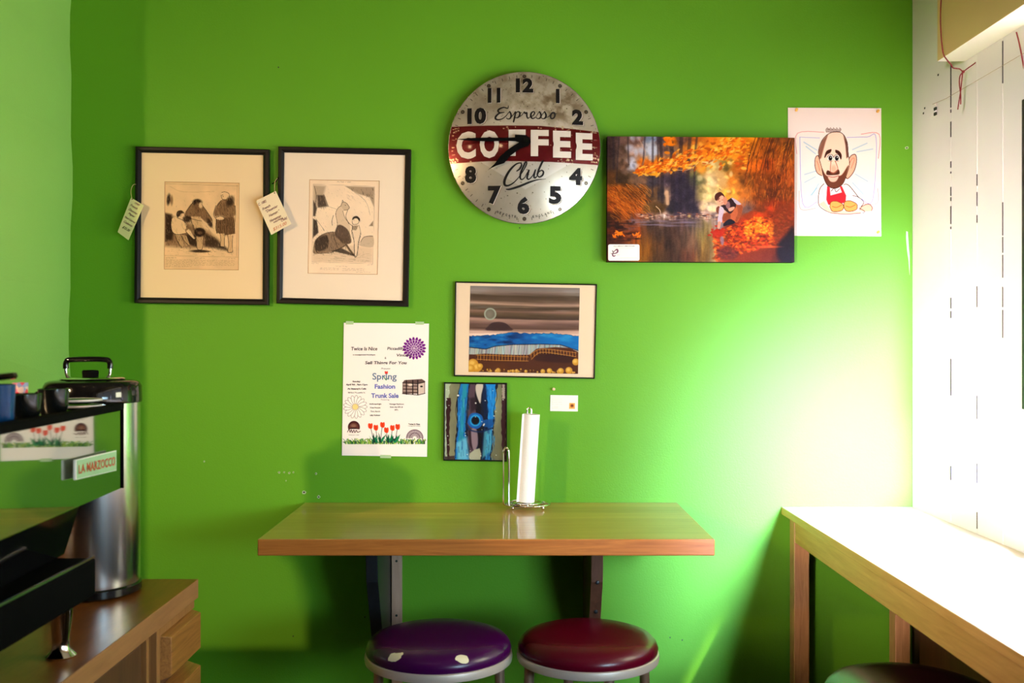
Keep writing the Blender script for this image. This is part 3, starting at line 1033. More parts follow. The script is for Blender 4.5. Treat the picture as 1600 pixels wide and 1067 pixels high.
M['label_black'] = mat('dark_blue_label', (0.012, 0.016, 0.035, 1), 0.4)
M['label_ink'] = mat('white_print', (0.80, 0.80, 0.78, 1), 0.5)
lb = curved_label('info_label', math.radians(-53), math.radians(-38), 1.215, 1.280, M['label_black'], RB)
bm = bmesh.new()
f_ = cyl_fn(RB + 0.0012, 1.28, math.radians(-45.5))
for k in range(8):
    text(bm, ['CAUTION HOT', 'LIQUID', 'SERVE', 'OPEN LID', 'TO FILL', 'CLOSE', 'DRAIN', 'RINSE'][k], 0, 7 + k * 7, 20, 2.5, f_)
obj('lettering', bm, M['label_ink'], lb, recalc=False)
bm = bmesh.new()
f_ = cyl_fn(RB + 0.0010, 1.345, math.radians(-33))
text(bm, 'FETCO', 0, 14, 26, 9, f_, ang=-math.pi / 2, bold=0.02)
text(bm, 'LUXUS THERMAL DISPENSER', 2, 70, 70, 2.4, f_, ang=-math.pi / 2)
obj('lettering', bm, M['label_ink'], t, recalc=False)

# ------------------------------------------------------------------ cups and saucers on the machine
TZ = 1.3496
def cup(x, y, r, z1, m, label, cat='cup', name='espresso_cup', group=None, handle=True, hang=2.6, rb=0.72, m2=None, z0=None):
    z0 = TZ if z0 is None else z0
    t = thing(name, label, cat, (x, y, z0), group)
    h = z1 - z0
    prof = [(0, z0), (r * rb * 0.85, z0), (r * rb, z0 + 0.003), (r * 0.93, z0 + h * 0.45), (r, z0 + h * 0.92), (r, z1), (r - 0.002, z1 + 0.0005), (r - 0.004, z1 - 0.002), (r * 0.86, z0 + h * 0.45), (r * rb * 0.7, z0 + 0.006), (0, z0 + 0.006)]
    bm = bmesh.new(); lathe(bm, prof, x, y, 40)
    obj('bowl' if handle else 'cup_wall', bm, m, t, True)
    if handle:
        bm = bmesh.new()
        c, s = math.cos(hang), math.sin(hang)
        pts = [(x + c * q, y + s * q, z0 + h * v) for q, v in ((r * 0.94, 0.85), (r + 0.010, 0.86), (r + 0.016, 0.65), (r + 0.012, 0.42), (r * 0.92, 0.32))]
        tube(bm, catmull(pts, 5), 0.003, 8)
        obj('handle', bm, m, t, True)
    return t
gcup = 'black cups on the espresso machine'
cup(-0.852, 1.735, 0.0300, 1.4085, M['black_ceramic'], 'black espresso cup in front, on top of the espresso machine', group=gcup, hang=2.4)
cup(-0.868, 1.885, 0.0275, 1.4105, M['black_ceramic'], 'black espresso cup between the front black cup and the saucers', group=gcup, hang=2.9)
for k in range(3):
    z = TZ + 0.0003 + k * 0.0118
    lab = ['bottom saucer of the stack beside the coffee urn', 'middle saucer of the stack beside the coffee urn', 'top saucer of the stack beside the coffee urn'][k]
    tt = thing('saucer', 'black and white ' + lab, 'saucer', (-0.886, 2.035, z), 'stacked saucers')
    bm = bmesh.new()
    lathe(bm, [(0, z), (0.026, z), (0.028, z + 0.002), (0.043, z + 0.0068), (0.043, z + 0.0085), (0.041, z + 0.0085), (0.026, z + 0.004), (0, z + 0.004)], -0.886, 2.035, 48)
    obj('dish', bm, M['black_ceramic'], tt, True)
    bm = bmesh.new()
    lathe(bm, [(0.0425, z + 0.0046), (0.0455, z + 0.0062), (0.0462, z + 0.0078), (0.0455, z + 0.0092), (0.043, z + 0.0088), (0.0425, z + 0.0046)], -0.886, 2.035, 48)
    obj('rim', bm, M['white_ceramic'], tt, True)
M['blue'] = mat('blue_glaze', (0.002, 0.04, 0.15, 1), 0.2, spec=0.12, var=0.35, vscale=40)
bcx, bcy = P(-3, 0, 1.64).x, 1.64
tb = cup(bcx, bcy, 0.0262, 1.429, M['blue'], 'glossy blue mug with a tilted black lid at the left edge', cat='mug', name='mug', rb=0.9, hang=3.3)
bm = bmesh.new()
th = math.radians(-9)
lathe(bm, [(0, 0), (0.027, 0), (0.0305, 0.004), (0.0295, 0.010), (0.018, 0.012), (0, 0.012)], 0, 0, 36)
bmesh.ops.transform(bm, matrix=Matrix.Translation((bcx, bcy, 1.4345)) @ Matrix.Rotation(th, 4, 'Y'), verts=bm.verts)
obj('lid', bm, M['black_gloss'], tb, True)
# patterned little cup
m = mat('pink_blue_pattern', (0.8, 0.1, 0.2, 1), 0.4)
nt = m.node_tree
vn = nt.nodes.new('ShaderNodeTexVoronoi'); vn.inputs['Scale'].default_value = 110
cr = nt.nodes.new('ShaderNodeValToRGB')
cr.color_ramp.interpolation = 'CONSTANT'
for i, (p_, c_) in enumerate(((0, (0.75, 0.03, 0.05, 1)), (0.35, (0.80, 0.25, 0.42, 1)), (0.6, (0.30, 0.34, 0.62, 1)), (0.8, (0.85, 0.62, 0.60, 1)))):
    e = cr.color_ramp.elements[i] if i < 2 else cr.color_ramp.elements.new(p_)
    e.position = p_; e.color = c_
tc = nt.nodes.new('ShaderNodeTexCoord'); nt.links.new(tc.outputs['Object'], vn.inputs['Vector'])
sp = nt.nodes.new('ShaderNodeSeparateColor'); nt.links.new(vn.outputs['Color'], sp.inputs[0]); nt.links.new(sp.outputs[0], cr.inputs[0])
nt.links.new(cr.outputs[0], nt.nodes['Principled BSDF'].inputs['Base Color'])
cup(-0.948, 1.92, 0.0140, 1.4205, m, 'small pink and blue patterned cup behind the black cups', name='patterned_cup', handle=False, rb=0.95)
cup(-0.843, 1.475, 0.044, 1.419, M['white_ceramic'], 'white bowl at the left edge on the espresso machine', cat='bowl', name='bowl', handle=False, rb=0.55, z0=TZ)

# ------------------------------------------------------------------ carafe on the window sill, right edge
kx, ky = 1.345, 2.385
M['carafe_teal'] = mat('dark_teal_plastic', (0.02, 0.07, 0.09, 1), 0.16, coat=0.6)
M['carafe_glass'] = mat('frosted_pale_body', (0.72, 0.72, 0.66, 1), 0.25, coat=0.3)
t = thing('coffee_carafe', 'carafe with dark teal dome lid and black handle at the right edge', 'carafe', (kx, ky, SZ))
bm = bmesh.new()
lathe(bm, [(0, SZ + 0.0006), (0.075, SZ + 0.0006), (0.082, SZ + 0.01), (0.082, 1.035), (0.078, 1.048), (0, 1.048)], kx, ky, 48)
obj('body', bm, M['carafe_glass'], t, True)
bm = bmesh.new()
lathe(bm, [(0, 1.0485), (0.084, 1.0485), (0.088, 1.055), (0.088, 1.085), (0.084, 1.108), (0.072, 1.130), (0.050, 1.146), (0.020, 1.154), (0, 1.155)], kx, ky, 48)
obj('lid', bm, M['carafe_teal'], t, True)
bm = bmesh.new()
lathe(bm, [(0.0885, 1.082), (0.0892, 1.083), (0.0892, 1.0845), (0.0885, 1.0855), (0.0885, 1.082)], kx, ky, 48)
obj('lid_seam', bm, M['black_matte'], t, True)
bm = bmesh.new()
a0 = math.radians(200)
c, s = math.cos(a0), math.sin(a0)
def kp(r, tng, z): return Vector((kx + c * r - s * tng, ky + s * r + c * tng, z))
hexa(bm, [kp(0.083, -0.018, 1.058), kp(0.100, -0.018, 1.058), kp(0.100, 0.018, 1.058), kp(0.083, 0.018, 1.058), kp(0.083, -0.018, 1.104), kp(0.100, -0.018, 1.104), kp(0.100, 0.018, 1.104), kp(0.083, 0.018, 1.104)], 0.003)
cl = obj('clamp', bm, M['black_matte'], t)
for z in (1.072, 1.091):
    bm = bmesh.new(); ball(bm, kp(0.1003, -0.004, z), 0.0022); obj('screw', bm, M['steel'], cl, True)
bm = bmesh.new()
hp = catmull([kp(0.1, 0.0, 1.060), kp(0.112, 0.0, 1.035), kp(0.112, 0.0, 1.010), kp(0.098, 0.0, 0.995), kp(0.080, 0, 0.992)], 5)
tube(bm, hp, 0.0065, 10)
rr = 0.0865
bandp = [(kx + rr * math.cos(a), ky + rr * math.sin(a), 0.994) for a in [2 * math.pi * k / 40 for k in range(40)]]
tube(bm, bandp, 0.006, 8, True)
obj('handle', bm, M['black_gloss'], t, True)

# ------------------------------------------------------------------ things on the window wall
t = thing('wall_bracket', 'small pale metal plate with two dark holes on the white plank wall', 'bracket', (RX, 3.05, 2.21))
bm = bmesh.new()
ya, yb_ = RX * FPX / (1463 - 800), RX * FPX / (1455 - 800)
zt, zb_ = P(0, 162, 3.05).z, P(0, 182, 3.05).z
box(bm, RX - 0.006, RX - 0.0005, ya - 0.004, yb_ - 0.002, zb_, zt, 0.001)
obj('plate', bm, M['white_wall'], t)
for py in (170, 178):
    bm = bmesh.new(); z = P(0, py, 3.03).z
    box(bm, RX - 0.0072, RX - 0.0058, 3.028 - 0.008, 3.028 + 0.010, z - 0.0045, z + 0.0045, 0.002)
    obj('hole', bm, M['hole'], t)
for (px_, py_) in ((1466, 117), (1445, 169), (1443, 177)):
    y = min(RX * FPX / (px_ - 800), WY - 0.01); z = P(0, py_, y).z
    bm = bmesh.new(); box(bm, RX - 0.001, RX + 0.001, y - 0.004, y + 0.004, z - 0.003, z + 0.003, 0.0008)
    struct(obj('screw_hole', bm, M['hole'], wr))
# thin wire
bm = bmesh.new()
def RP(px, py, dx=0.008):
    y = (RX - dx) * FPX / (px - 800)
    return P(px, py, y)
tube(bm, [RP(1457, 163), RP(1478, 154), RP(1600, 83)], 0.0007, 6)
tag(obj('wire', bm, M['wire'], None, True), 'thin tan wire stretched along the white planks from the small plate', 'wire')
bm = bmesh.new()
def HP(px, py, y=2.78): return P(px, py, y)
tube(bm, catmull([HP(1474, -22), HP(1470.5, 0), HP(1469.5, 30), HP(1471, 62), HP(1474, 84), HP(1480, 94), HP(1486, 101), HP(1489, 106), HP(1495, 107), HP(1500, 108), HP(1505, 113)], 5), 0.0018, 8)
tube(bm, catmull([HP(1505, 112), HP(1513, 106), HP(1524, 98), HP(1530, 91), HP(1532, 86)], 5), 0.0016, 8)
tube(bm, catmull([HP(1504, 113), HP(1500, 119), HP(1499, 130), HP(1501, 148), HP(1501, 163)], 5), 0.0017, 8)
tube(bm, catmull([HP(1504, 114, 2.776), HP(1503, 124, 2.776), HP(1501, 142, 2.776), HP(1498.5, 158, 2.776), HP(1496.5, 171, 2.776)], 5), 0.0017, 8)
ball(bm, HP(1505, 112), 0.0042, 10)
tag(obj('cord', bm, M['red_cord'], None, True), 'dark red cord knotted with loose ends, hanging below the tan header', 'cord')
bm = bmesh.new()
tube(bm, catmull([P(1588, 50, 2.52), P(1593, 70, 2.52), P(1600, 108, 2.52), P(1606, 150, 2.52)], 5), 0.0018, 8)
tag(obj('cord', bm, M['red_cord'], None, True), 'short straight red cord at the right edge below the header', 'cord')

# warm bulbs of the room (behind and above the camera)
M['bulb'] = mat('lit_bulb', (1, 0.8, 0.5, 1), 0.4, emit=(1.0, 0.72, 0.38, 1), estr=60.0)
def pendant(x, y, z):
    t = thing('pendant_lamp', 'bare warm bulb hanging from the ceiling', 'lamp', (x, y, CEIL), 'bare bulbs')
    bm = bmesh.new(); tube(bm, [(x, y, CEIL - 0.0005), (x, y, z + 0.075)], 0.003, 8)
    obj('flex', bm, M['black_matte'], t, True)
    bm = bmesh.new(); lathe(bm, [(0, z + 0.08), (0.017, z + 0.078), (0.018, z + 0.035), (0, z + 0.035)], x, y, 20)
    obj('socket', bm, M['black_matte'], t, True)
    bm = bmesh.new(); ball(bm, (x, y, z), 0.032, 20)
    obj('bulb', bm, M['bulb'], t, True)

pendant(-0.43, 1.05, 2.55)
pendant(-1.06, 1.19, 2.55)

# ================================================================== ARTWORKS
M['print'] = vcmat('printed_paper', 0.9, spec=0.1)
M['gloss_print'] = vcmat('glossy_print', 0.45, spec=0.12)
M['paint_art'] = vcmat('ink_painting', 0.6, spec=0.15)
R_ = np.random.RandomState

def picture_glass(quad, inset_px, d, parent):
    (x0, y0), (x1, y1), (x2, y2), (x3, y3) = quad
    i = inset_px
    bm = bmesh.new()
    slab(bm, [(x0 + i, y0 + i), (x1 - i, y1 + i), (x2 - i, y2 - i), (x3 + i, y3 - i)], d, d + 0.0015)
    return obj('glass', bm, M['glass'], parent)

# ---------------------------------------------------------------- lithograph, group of figures (generic stand-in)
def litho_text(c, rows, x0, x1, col_, seed, a=0.55):
    rs = R_(seed)
    for (y, xa, xb) in rows:
        x = xa
        while x < xb:
            wlen = rs.uniform(12, 46)
            pts = []
            xx = x
            while xx < min(x + wlen, xb):
                pts.append((xx, y + rs.uniform(-5, 5))); xx += rs.uniform(4, 7)
            if len(pts) > 1: c.line(pts, 2.6, col_, a, 2.0, 0)
            x += wlen + 9

def crayon(c, seed, n, x0, x1, y0, y1, dark, thr=0.62):
    rs = R_(seed)
    for k in range(n):
        x, y = rs.uniform(x0, x1), rs.uniform(y0, y1)
        i = int(np.clip((x - c.x0) * c.kx, 0, c.W - 1)); j = int(np.clip((y - c.y0) * c.ky, 0, c.H - 1))
        v = c.a[j, i].mean()
        L_ = rs.uniform(10, 34); a = rs.uniform(0.7, 1.5)
        if v < thr:
            c.line([(x, y), (x + L_ * math.cos(a) * 0.5, y + L_ * math.sin(a))], rs.uniform(2, 4), dark if rs.rand() < 0.7 else (200, 160, 116), 0.6, 2.5, 0)
        elif rs.rand() < 0.12:
            c.line([(x, y), (x + L_ * math.cos(a) * 0.6, y + L_ * math.sin(a) * 0.5)], 2, dark, 0.35, 2, 0)
def outline(c, pts, wd, col_, a=0.9):
    c.line(pts, wd, col_, a, 2.5)
def make_litho1():
    c = Canvas(50, 28, 912, 1045, 240, 283, (238, 198, 150))
    n = c.noise(160, 160, 1); c.a *= (0.93 + 0.14 * n)[..., None]
    D = (40, 26, 18); Mi = (120, 84, 56); L = (236, 196, 148)
    c.line([(60, 60), (890, 72)], 3, Mi, 0.6); c.line([(66, 60), (60, 880)], 3, Mi, 0.5); c.line([(880, 60), (880, 880)], 3, Mi, 0.5); c.line([(60, 880), (890, 890)], 3, Mi, 0.5)
    c.line([(120, 90), (270, 150), (620, 140)], 3, Mi, 0.4)
    c.ell(105, 240, 20, 60, D, 0.9, 0.4, 0.1); c.ell(140, 250, 14, 50, Mi, 0.8, 0.5)
    # dark ground behind the figures
    c.poly([(68, 400), (150, 430), (260, 480), (420, 540), (560, 600), (680, 700), (640, 760), (380, 790), (68, 770)], Mi, 0.75, 50)
    c.poly([(68, 400), (140, 410), (170, 560), (150, 700), (68, 720)], D, 0.85, 30)
    c.poly([(300, 640), (430, 640), (430, 780), (330, 740)], D, 0.8, 25)
    c.poly([(520, 620), (640, 680), (820, 830), (700, 800), (520, 770)], D, 0.75, 30)
    # seated figure at left
    c.poly([(140, 470), (200, 440), (290, 490), (310, 560), (220, 640), (150, 600)], L, 1, 5, 5)
    c.ell(240, 415, 42, 48, L, 1, 0.1); c.poly([(195, 420), (205, 375), (250, 362), (285, 392), (250, 400), (215, 440)], D, 0.9, 6, 4)
    c.poly([(160, 590), (290, 580), (310, 620), (200, 640)], L, 1, 5)
    c.poly([(180, 640), (240, 640), (290, 760), (250, 790)], (196, 156, 110), 1, 6); c.poly([(250, 640), (310, 650), (350, 760), (310, 770)], (196, 156, 110), 1, 6)
    c.poly([(300, 600), (340, 570), (410, 680), (390, 690)], L, 1, 4)
    # middle bearded figure
    c.poly([(300, 380), (380, 270), (480, 300), (560, 400), (600, 470), (540, 500), (460, 440), (380, 470), (290, 420)], (130, 96, 64), 0.95, 10, 4)
    c.ell(430, 265, 50, 34, D, 0.95, 0.3); c.ell(432, 320, 34, 50, Mi, 0.9, 0.3); c.ell(468, 300, 22, 34, L, 0.9, 0.3)
    c.poly([(350, 430), (470, 430), (490, 560), (400, 560)], (214, 172, 124), 1, 12)
    c.ell(315, 460, 44, 36, D, 0.9, 0.35); c.ell(570, 500, 24, 56, D, 0.85, 0.3, -0.5)
    # standing jar
    c.poly([(410, 600), (510, 600), (495, 800), (430, 800)], (206, 166, 120), 1, 5)
    c.ell(460, 610, 62, 52, D, 0.95, 0.15); c.ell(460, 615, 30, 18, Mi, 0.8, 0.4)
    c.ell(455, 825, 95, 16, D, 0.9, 0.4); c.ell(540, 828, 40, 8, D, 0.8, 0.4)
    # standing figure in a skirted coat
    c.poly([(650, 300), (700, 240), (790, 210), (850, 280), (860, 400), (780, 470), (680, 460), (620, 400)], (140, 104, 70), 0.95, 8, 4)
    c.ell(740, 185, 42, 46, L, 1, 0.12); c.ell(800, 250, 40, 60, D, 0.8, 0.4, 0.4)
    c.poly([(640, 450), (850, 430), (862, 620), (760, 640), (650, 610)], (110, 78, 50), 0.95, 8)
    c.ell(690, 440, 50, 26, L, 1, 0.2)
    c.poly([(690, 620), (740, 620), (740, 770), (700, 765)], (216, 174, 126), 1, 4); c.poly([(780, 640), (830, 640), (825, 830), (785, 830)], (216, 174, 126), 1, 4)
    rs = R_(4)
    for k in range(9): # folds and hatching
        x = 650 + k * 24
        c.line([(x, 460), (x - 6 + rs.uniform(-6, 6), 540), (x + rs.uniform(-10, 10), 620)], 5, D, 0.6, 3)
        c.line([(680, 300 + k * 15), (720, 305 + k * 15), (765, 296 + k * 15)], 3, D, 0.55, 2)
    for k in range(70):
        x, y = rs.uniform(80, 600), rs.uniform(420, 740); s_ = rs.uniform(20, 60)
        c.line([(x, y), (x + s_ * 0.5, y + s_)], 2.5, D, 0.35, 2.5, 0)
    for k in range(60):
        x, y = rs.uniform(80, 860), rs.uniform(770, 880); s_ = rs.uniform(10, 40)
        c.line([(x, y), (x + s_, y + 3)], 2, Mi, 0.5, 2, 0)
    crayon(c, 21, 1100, 70, 870, 170, 850, D)
    for p in ([(300, 380), (380, 270), (410, 240)], [(480, 290), (560, 400), (600, 470), (590, 540)], [(290, 420), (350, 450), (420, 470), (480, 480)], [(350, 440), (390, 560), (430, 640)], [(140, 470), (130, 560), (150, 610), (210, 640), (310, 620)],
              [(200, 445), (290, 490), (310, 560)], [(180, 640), (210, 720), (260, 790)], [(250, 650), (300, 730), (345, 765)], [(300, 600), (340, 640), (395, 690), (410, 680)], [(640, 300), (615, 400), (640, 450)], [(700, 240), (650, 310)],
              [(860, 300), (862, 420), (850, 600)], [(650, 460), (640, 560), (660, 620)], [(690, 620), (700, 700), (690, 770), (740, 775)], [(745, 630), (740, 700), (742, 770)], [(775, 640), (790, 740), (780, 830), (830, 835)], [(835, 640), (830, 740), (835, 830)],
              [(700, 180), (705, 210), (720, 230), (760, 230)], [(705, 150), (740, 142), (785, 160), (790, 200)], [(415, 600), (425, 700), (435, 800), (490, 800), (500, 700), (512, 610)], [(640, 440), (690, 420), (740, 440), (730, 470)]):
        outline(c, p, 5, (24, 14, 10))
    for p in ((715, 178), (722, 196), (235, 425), (440, 300)): c.ell(p[0], p[1], 5, 4, (30, 18, 12), 0.9, 0.4)
    litho_text(c, [(905, 80, 200), (905, 410, 520), (908, 790, 870)], 0, 0, (90, 60, 40), 5)
    litho_text(c, [(930, 75, 860), (948, 75, 860), (966, 75, 860), (984, 75, 860), (1002, 75, 370)], 0, 0, (110, 76, 50), 6)
    return c

def make_litho2():
    c = Canvas(24, 12, 802, 1060, 214, 288, (252, 224, 194))
    n = c.noise(160, 160, 2); c.a *= (0.95 + 0.08 * n)[..., None]
    D = (44, 34, 30); Mi = (150, 126, 104); L = (246, 218, 186)
    c.line([(74, 70), (745, 80)], 2.5, Mi, 0.7); c.line([(74, 70), (74, 925)], 2.5, Mi, 0.7); c.line([(745, 80), (740, 935)], 2.5, Mi, 0.7); c.line([(74, 925), (740, 935)], 2.5, Mi, 0.7)
    # rocks and tree
    c.poly([(80, 80), (210, 90), (190, 180), (240, 310), (160, 330), (80, 300)], Mi, 0.6, 30)
    c.poly([(120, 190), (190, 190), (230, 310), (130, 325)], D, 0.7, 16)
    c.poly([(80, 250), (120, 330), (100, 420), (80, 420)], D, 0.8, 14); c.poly([(80, 450), (120, 470), (140, 600), (80, 660)], D, 0.85, 14)
    c.poly([(420, 85), (740, 90), (740, 310), (690, 200), (570, 170)], Mi, 0.75, 14)
    c.poly([(690, 520), (735, 460), (735, 520)], Mi, 0.9, 8)
    c.poly([(600, 700), (640, 640), (735, 630), (735, 750), (600, 740)], (205, 178, 150), 0.9, 8, 4)
    c.line([(240, 310), (330, 340)], 3, D, 0.5); c.line([(110, 450), (200, 570)], 4, D, 0.5); c.line([(440, 90), (640, 240), (700, 400)], 3, D, 0.5)
    c.poly([(80, 700), (735, 760), (735, 925), (80, 925)], (226, 196, 164), 0.8, 25)
    # generic horse lying down with a bent neck and raised head
    c.poly([(90, 760), (110, 680), (180, 620), (290, 590), (400, 600), (470, 650), (440, 740), (330, 800), (170, 830), (90, 830)], (150, 122, 98), 1, 6, 5)
    c.poly([(330, 600), (350, 500), (330, 400), (345, 330), (390, 300), (440, 320), (455, 350), (410, 360), (430, 430), (480, 500), (480, 620), (420, 660)], (224, 196, 166), 1, 5, 4)
    c.poly([(320, 600), (350, 520), (400, 520), (470, 580), (500, 700), (430, 720), (350, 660)], (90, 70, 58), 0.9, 10, 4)
    c.poly([(120, 680), (230, 630), (240, 760), (150, 810), (110, 780)], D, 0.7, 20, 4)
    c.line([(330, 600), (345, 500), (325, 390), (355, 320), (400, 300)], 5, D, 0.85); c.line([(400, 360), (430, 440), (480, 500)], 4, D, 0.7)
    c.line([(90, 770), (120, 680), (210, 610), (300, 590)], 5, D, 0.8); c.line([(440, 720), (480, 780), (530, 840)], 22, (120, 96, 76), 1, 5); c.line([(440, 720), (480, 780), (530, 850)], 4, D, 0.7)
    c.line([(170, 820), (280, 820), (430, 740)], 6, D, 0.8)
    # child standing beside it
    c.ell(545, 465, 34, 40, L, 1, 0.12); c.poly([(505, 460), (515, 425), (555, 412), (588, 440), (585, 470), (560, 440), (530, 440)], D, 0.95, 5, 4)
    c.poly([(510, 510), (580, 510), (600, 600), (580, 690), (560, 840), (535, 840), (530, 690), (505, 620)], (240, 212, 182), 1, 5, 3)
    c.line([(510, 510), (505, 620), (530, 690), (540, 850)], 4, D, 0.7); c.line([(580, 510), (600, 600), (575, 700), (572, 850)], 4, D, 0.7)
    c.poly([(510, 520), (575, 515), (550, 570), (505, 565)], Mi, 0.8, 6)
    c.poly([(290, 800), (400, 770), (520, 830), (560, 860), (430, 830)], D, 0.75, 12)
    rs = R_(8)
    for k in range(60):
        x, y = rs.uniform(90, 440), rs.uniform(600, 800); s_ = rs.uniform(14, 34)
        c.line([(x, y), (x + s_ * 0.4, y + s_)], 2.4, D, 0.4, 2.2, 0)
    for k in range(60):
        x, y = rs.uniform(80, 700), rs.uniform(820, 915); s_ = rs.uniform(10, 70)
        c.line([(x, y), (x + s_, y + rs.uniform(-3, 5))], 2.2, Mi, 0.6, 2, 0)
    for k in range(40):
        x, y = rs.uniform(440, 730), rs.uniform(95, 230)
        c.line([(x, y), (x + 26, y + 20)], 2.2, Mi, 0.5, 2, 0)
    crayon(c, 22, 1000, 80, 735, 90, 920, D, 0.6)
    c.poly([(380, 300), (400, 262), (436, 270), (470, 318), (452, 345), (415, 345)], (210, 182, 152), 1, 4, 3)
    for p in ([(380, 300), (398, 262), (436, 270), (472, 318), (450, 346), (412, 348)], [(392, 262), (396, 240), (408, 262)], [(455, 350), (436, 420), (470, 500)], [(510, 590), (530, 690), (538, 850), (560, 850), (585, 700), (600, 600)],
              [(505, 470), (512, 500), (540, 505), (570, 495), (580, 470)], [(480, 500), (510, 530), (500, 580)], [(120, 690), (110, 760), (130, 820), (200, 835)], [(230, 640), (250, 700), (240, 770)], [(300, 600), (320, 680), (350, 760)], [(600, 700), (640, 642), (735, 630)],
              [(85, 90), (110, 200), (100, 300)], [(190, 180), (240, 310)], [(300, 410), (285, 470), (290, 520)]):
        outline(c, p, 4.5, (30, 22, 20))
    c.ell(428, 296, 5, 4, (20, 14, 12), 1, 0.3)
    litho_text(c, [(40, 335, 485)], 0, 0, (70, 50, 40), 1, 0.8)
    litho_text(c, [(968, 335, 465), (990, 165, 370), (1006, 165, 370), (994, 410, 650), (1010, 410, 650), (1030, 560, 720), (940, 70, 150), (948, 680, 740)], 0, 0, (130, 100, 84), 2, 0.6)
    return c

def framed_print(name, label, quad, w_px, matm, winq, cv, print_name='print', bevel_m=None, moul=0.0185, group=None):
    fy = WY - 0.022
    c = P((quad[0][0] + quad[2][0]) / 2, quad[2][1], WY - 0.011)
    t = thing(name, label, 'picture', c, group)
    bm = bmesh.new(); moulding(bm, quad, moul, fy, WY - 0.001, fy)
    obj('frame', bm, M['black_frame'], t)
    iq = [(quad[0][0] + w_px - 2, quad[0][1] + w_px - 2), (quad[1][0] - w_px + 2, quad[1][1] + w_px - 2), (quad[2][0] - w_px + 2, quad[2][1] - w_px + 2), (quad[3][0] + w_px - 2, quad[3][1] - w_px + 2)]
    # mat board with a real window
    bm = bmesh.new()
    d0, d1 = WY - 0.0135, WY - 0.0115
    O = [P(a, b, d0) for a, b in iq]; I = [P(a, b, d0) for a, b in winq]
    Ib = [P(a, b, d0) for a, b in winq]
    e = 0.0016
    ctr = sum(I, Vector()) / 4
    Ib = [Vector((p.x + (e if ctr.x > p.x else -e), d1, p.z + (e if ctr.z > p.z else -e))) for p in I]
    vo = [bm.verts.new(p) for p in O]; vi = [bm.verts.new(p) for p in I]; vb = [bm.verts.new(p) for p in Ib]
    vob = [bm.verts.new((p.x, d1, p.z)) for p in O]
    for k in range(4):
        j = (k + 1) % 4
        bm.faces.new((vo[k], vo[j], vi[j], vi[k]))
        f = bm.faces.new((vi[k], vi[j], vb[j], vb[k])); f.material_index = 1
        bm.faces.new((vo[k], vob[k], vob[j], vo[j]))
        bm.faces.new((vob[k], vb[k], vb[j], vob[j]))
    obj('mat_board', bm, [matm, bevel_m or M['bevel_tan']], t)
    if cv is not None:
        q = [(a - (1.0 if i in (0, 3) else -1.0), b - (1.0 if i in (0, 1) else -1.0)) for i, (a, b) in enumerate(winq)]
        cv.mesh(print_name, quadmap(cv.x0, cv.y0, cv.x1, cv.y1, *q, WY - 0.0112), M['print'], t)
    picture_glass(quad, w_px - 1.5, WY - 0.0172, t)
    bm = bmesh.new(); slab(bm, iq, WY - 0.0105, WY - 0.006); obj('backing', bm, M['black_matte'], t)
    return t

framed_print('framed_print', 'black framed old print of seated and standing figures, leftmost picture on the wall',
             [(211, 228.5), (420, 233), (418.8, 476.5), (209, 473.3)], 9, M['mat_cream'],
             [(257, 283.5), (374.2, 285.6), (372.8, 422), (256.1, 420.8)], make_litho1(), group='framed old prints')
framed_print('framed_print', 'black framed old print of a horse and a child, second picture from left',
             [(434.6, 228.4), (642, 233), (637.5, 479), (431.5, 473.8)], 9, M['mat_white'],
             [(483.4, 280.3), (593.1, 282.4), (590, 429), (480.8, 427.3)], make_litho2(), group='framed old prints')

# ---------------------------------------------------------------- price tags
def price_tag(label, quad, lines, cardm, ang, hook, d):
    ctr = (sum(q[0] for q in quad) / 4, sum(q[1] for q in quad) / 4)
    t = thing('price_tag', label, 'tag', P(ctr[0], ctr[1], d), 'handwritten price tags')
    bm = bmesh.new(); slab(bm, quad, d, d + 0.0006)
    cd_ = obj('card', bm, cardm, t)
    fn = lambda x, y: P(x, y, d - 0.0006)
    bm = bmesh.new()
    for (s, x, y, w_, h_, mi) in lines:
        text(bm, s, x, y, w_, h_, fn, ang=ang, mi=mi, shear=0.35, bold=0.012)
    obj('handwriting', bm, [M['ink_brown'], M['ink_orange'], M['ink']], cd_, recalc=False)
    h = hook[-1]
    bm = bmesh.new()
    pts = [P(h[0] + 1.1 * math.cos(a), h[1] + 1.1 * math.sin(a), d - 0.0008) for a in [k * math.pi / 4 for k in range(8)]]
    bm.faces.new([bm.verts.new(p) for p in pts])
    obj('punched_hole', bm, M['hole'], cd_)
    bm = bmesh.new()
    tube(bm, catmull([P(a, b, dd) for (a, b, dd) in hook[:-1]] + [P(h[0], h[1], d - 0.001)], 5), 0.0010, 6)
    obj('string', bm, M['twine'], t, True)
    return t

dT = WY - 0.040
a1 = math.atan2(375.4 - 308.4, 200.6 - 204.7) - math.pi / 2   # approx lean
def loc(quad, u, v):
    (ax, ay), (bx, by), (cx_, cy_), (dx_, dy_) = quad
    return ((ax * (1 - u) + bx * u) * (1 - v) + (dx_ * (1 - u) + cx_ * u) * v, (ay * (1 - u) + by * u) * (1 - v) + (dy_ * (1 - u) + cy_ * u) * v)
q1 = [(204.7, 308.6), (224.6, 320.8), (200.7, 375.2), (183.7, 362.6)]
ang1 = math.atan2(320.8 - 308.6, 224.6 - 204.7)
rows = [('1840', .55, .06, 9, 3.4, 0), ('French', .42, .17, 13, 3.8, 0), ('Daumier', .50, .29, 16, 3.8, 0), ('Paper', .50, .40, 12, 4.4, 0), ('Hand Colored', .52, .52, 19, 3.4, 0), ('Cadence', .50, .64, 15, 3.8, 0), ('$35.00', .52, .79, 13, 4.6, 2)]
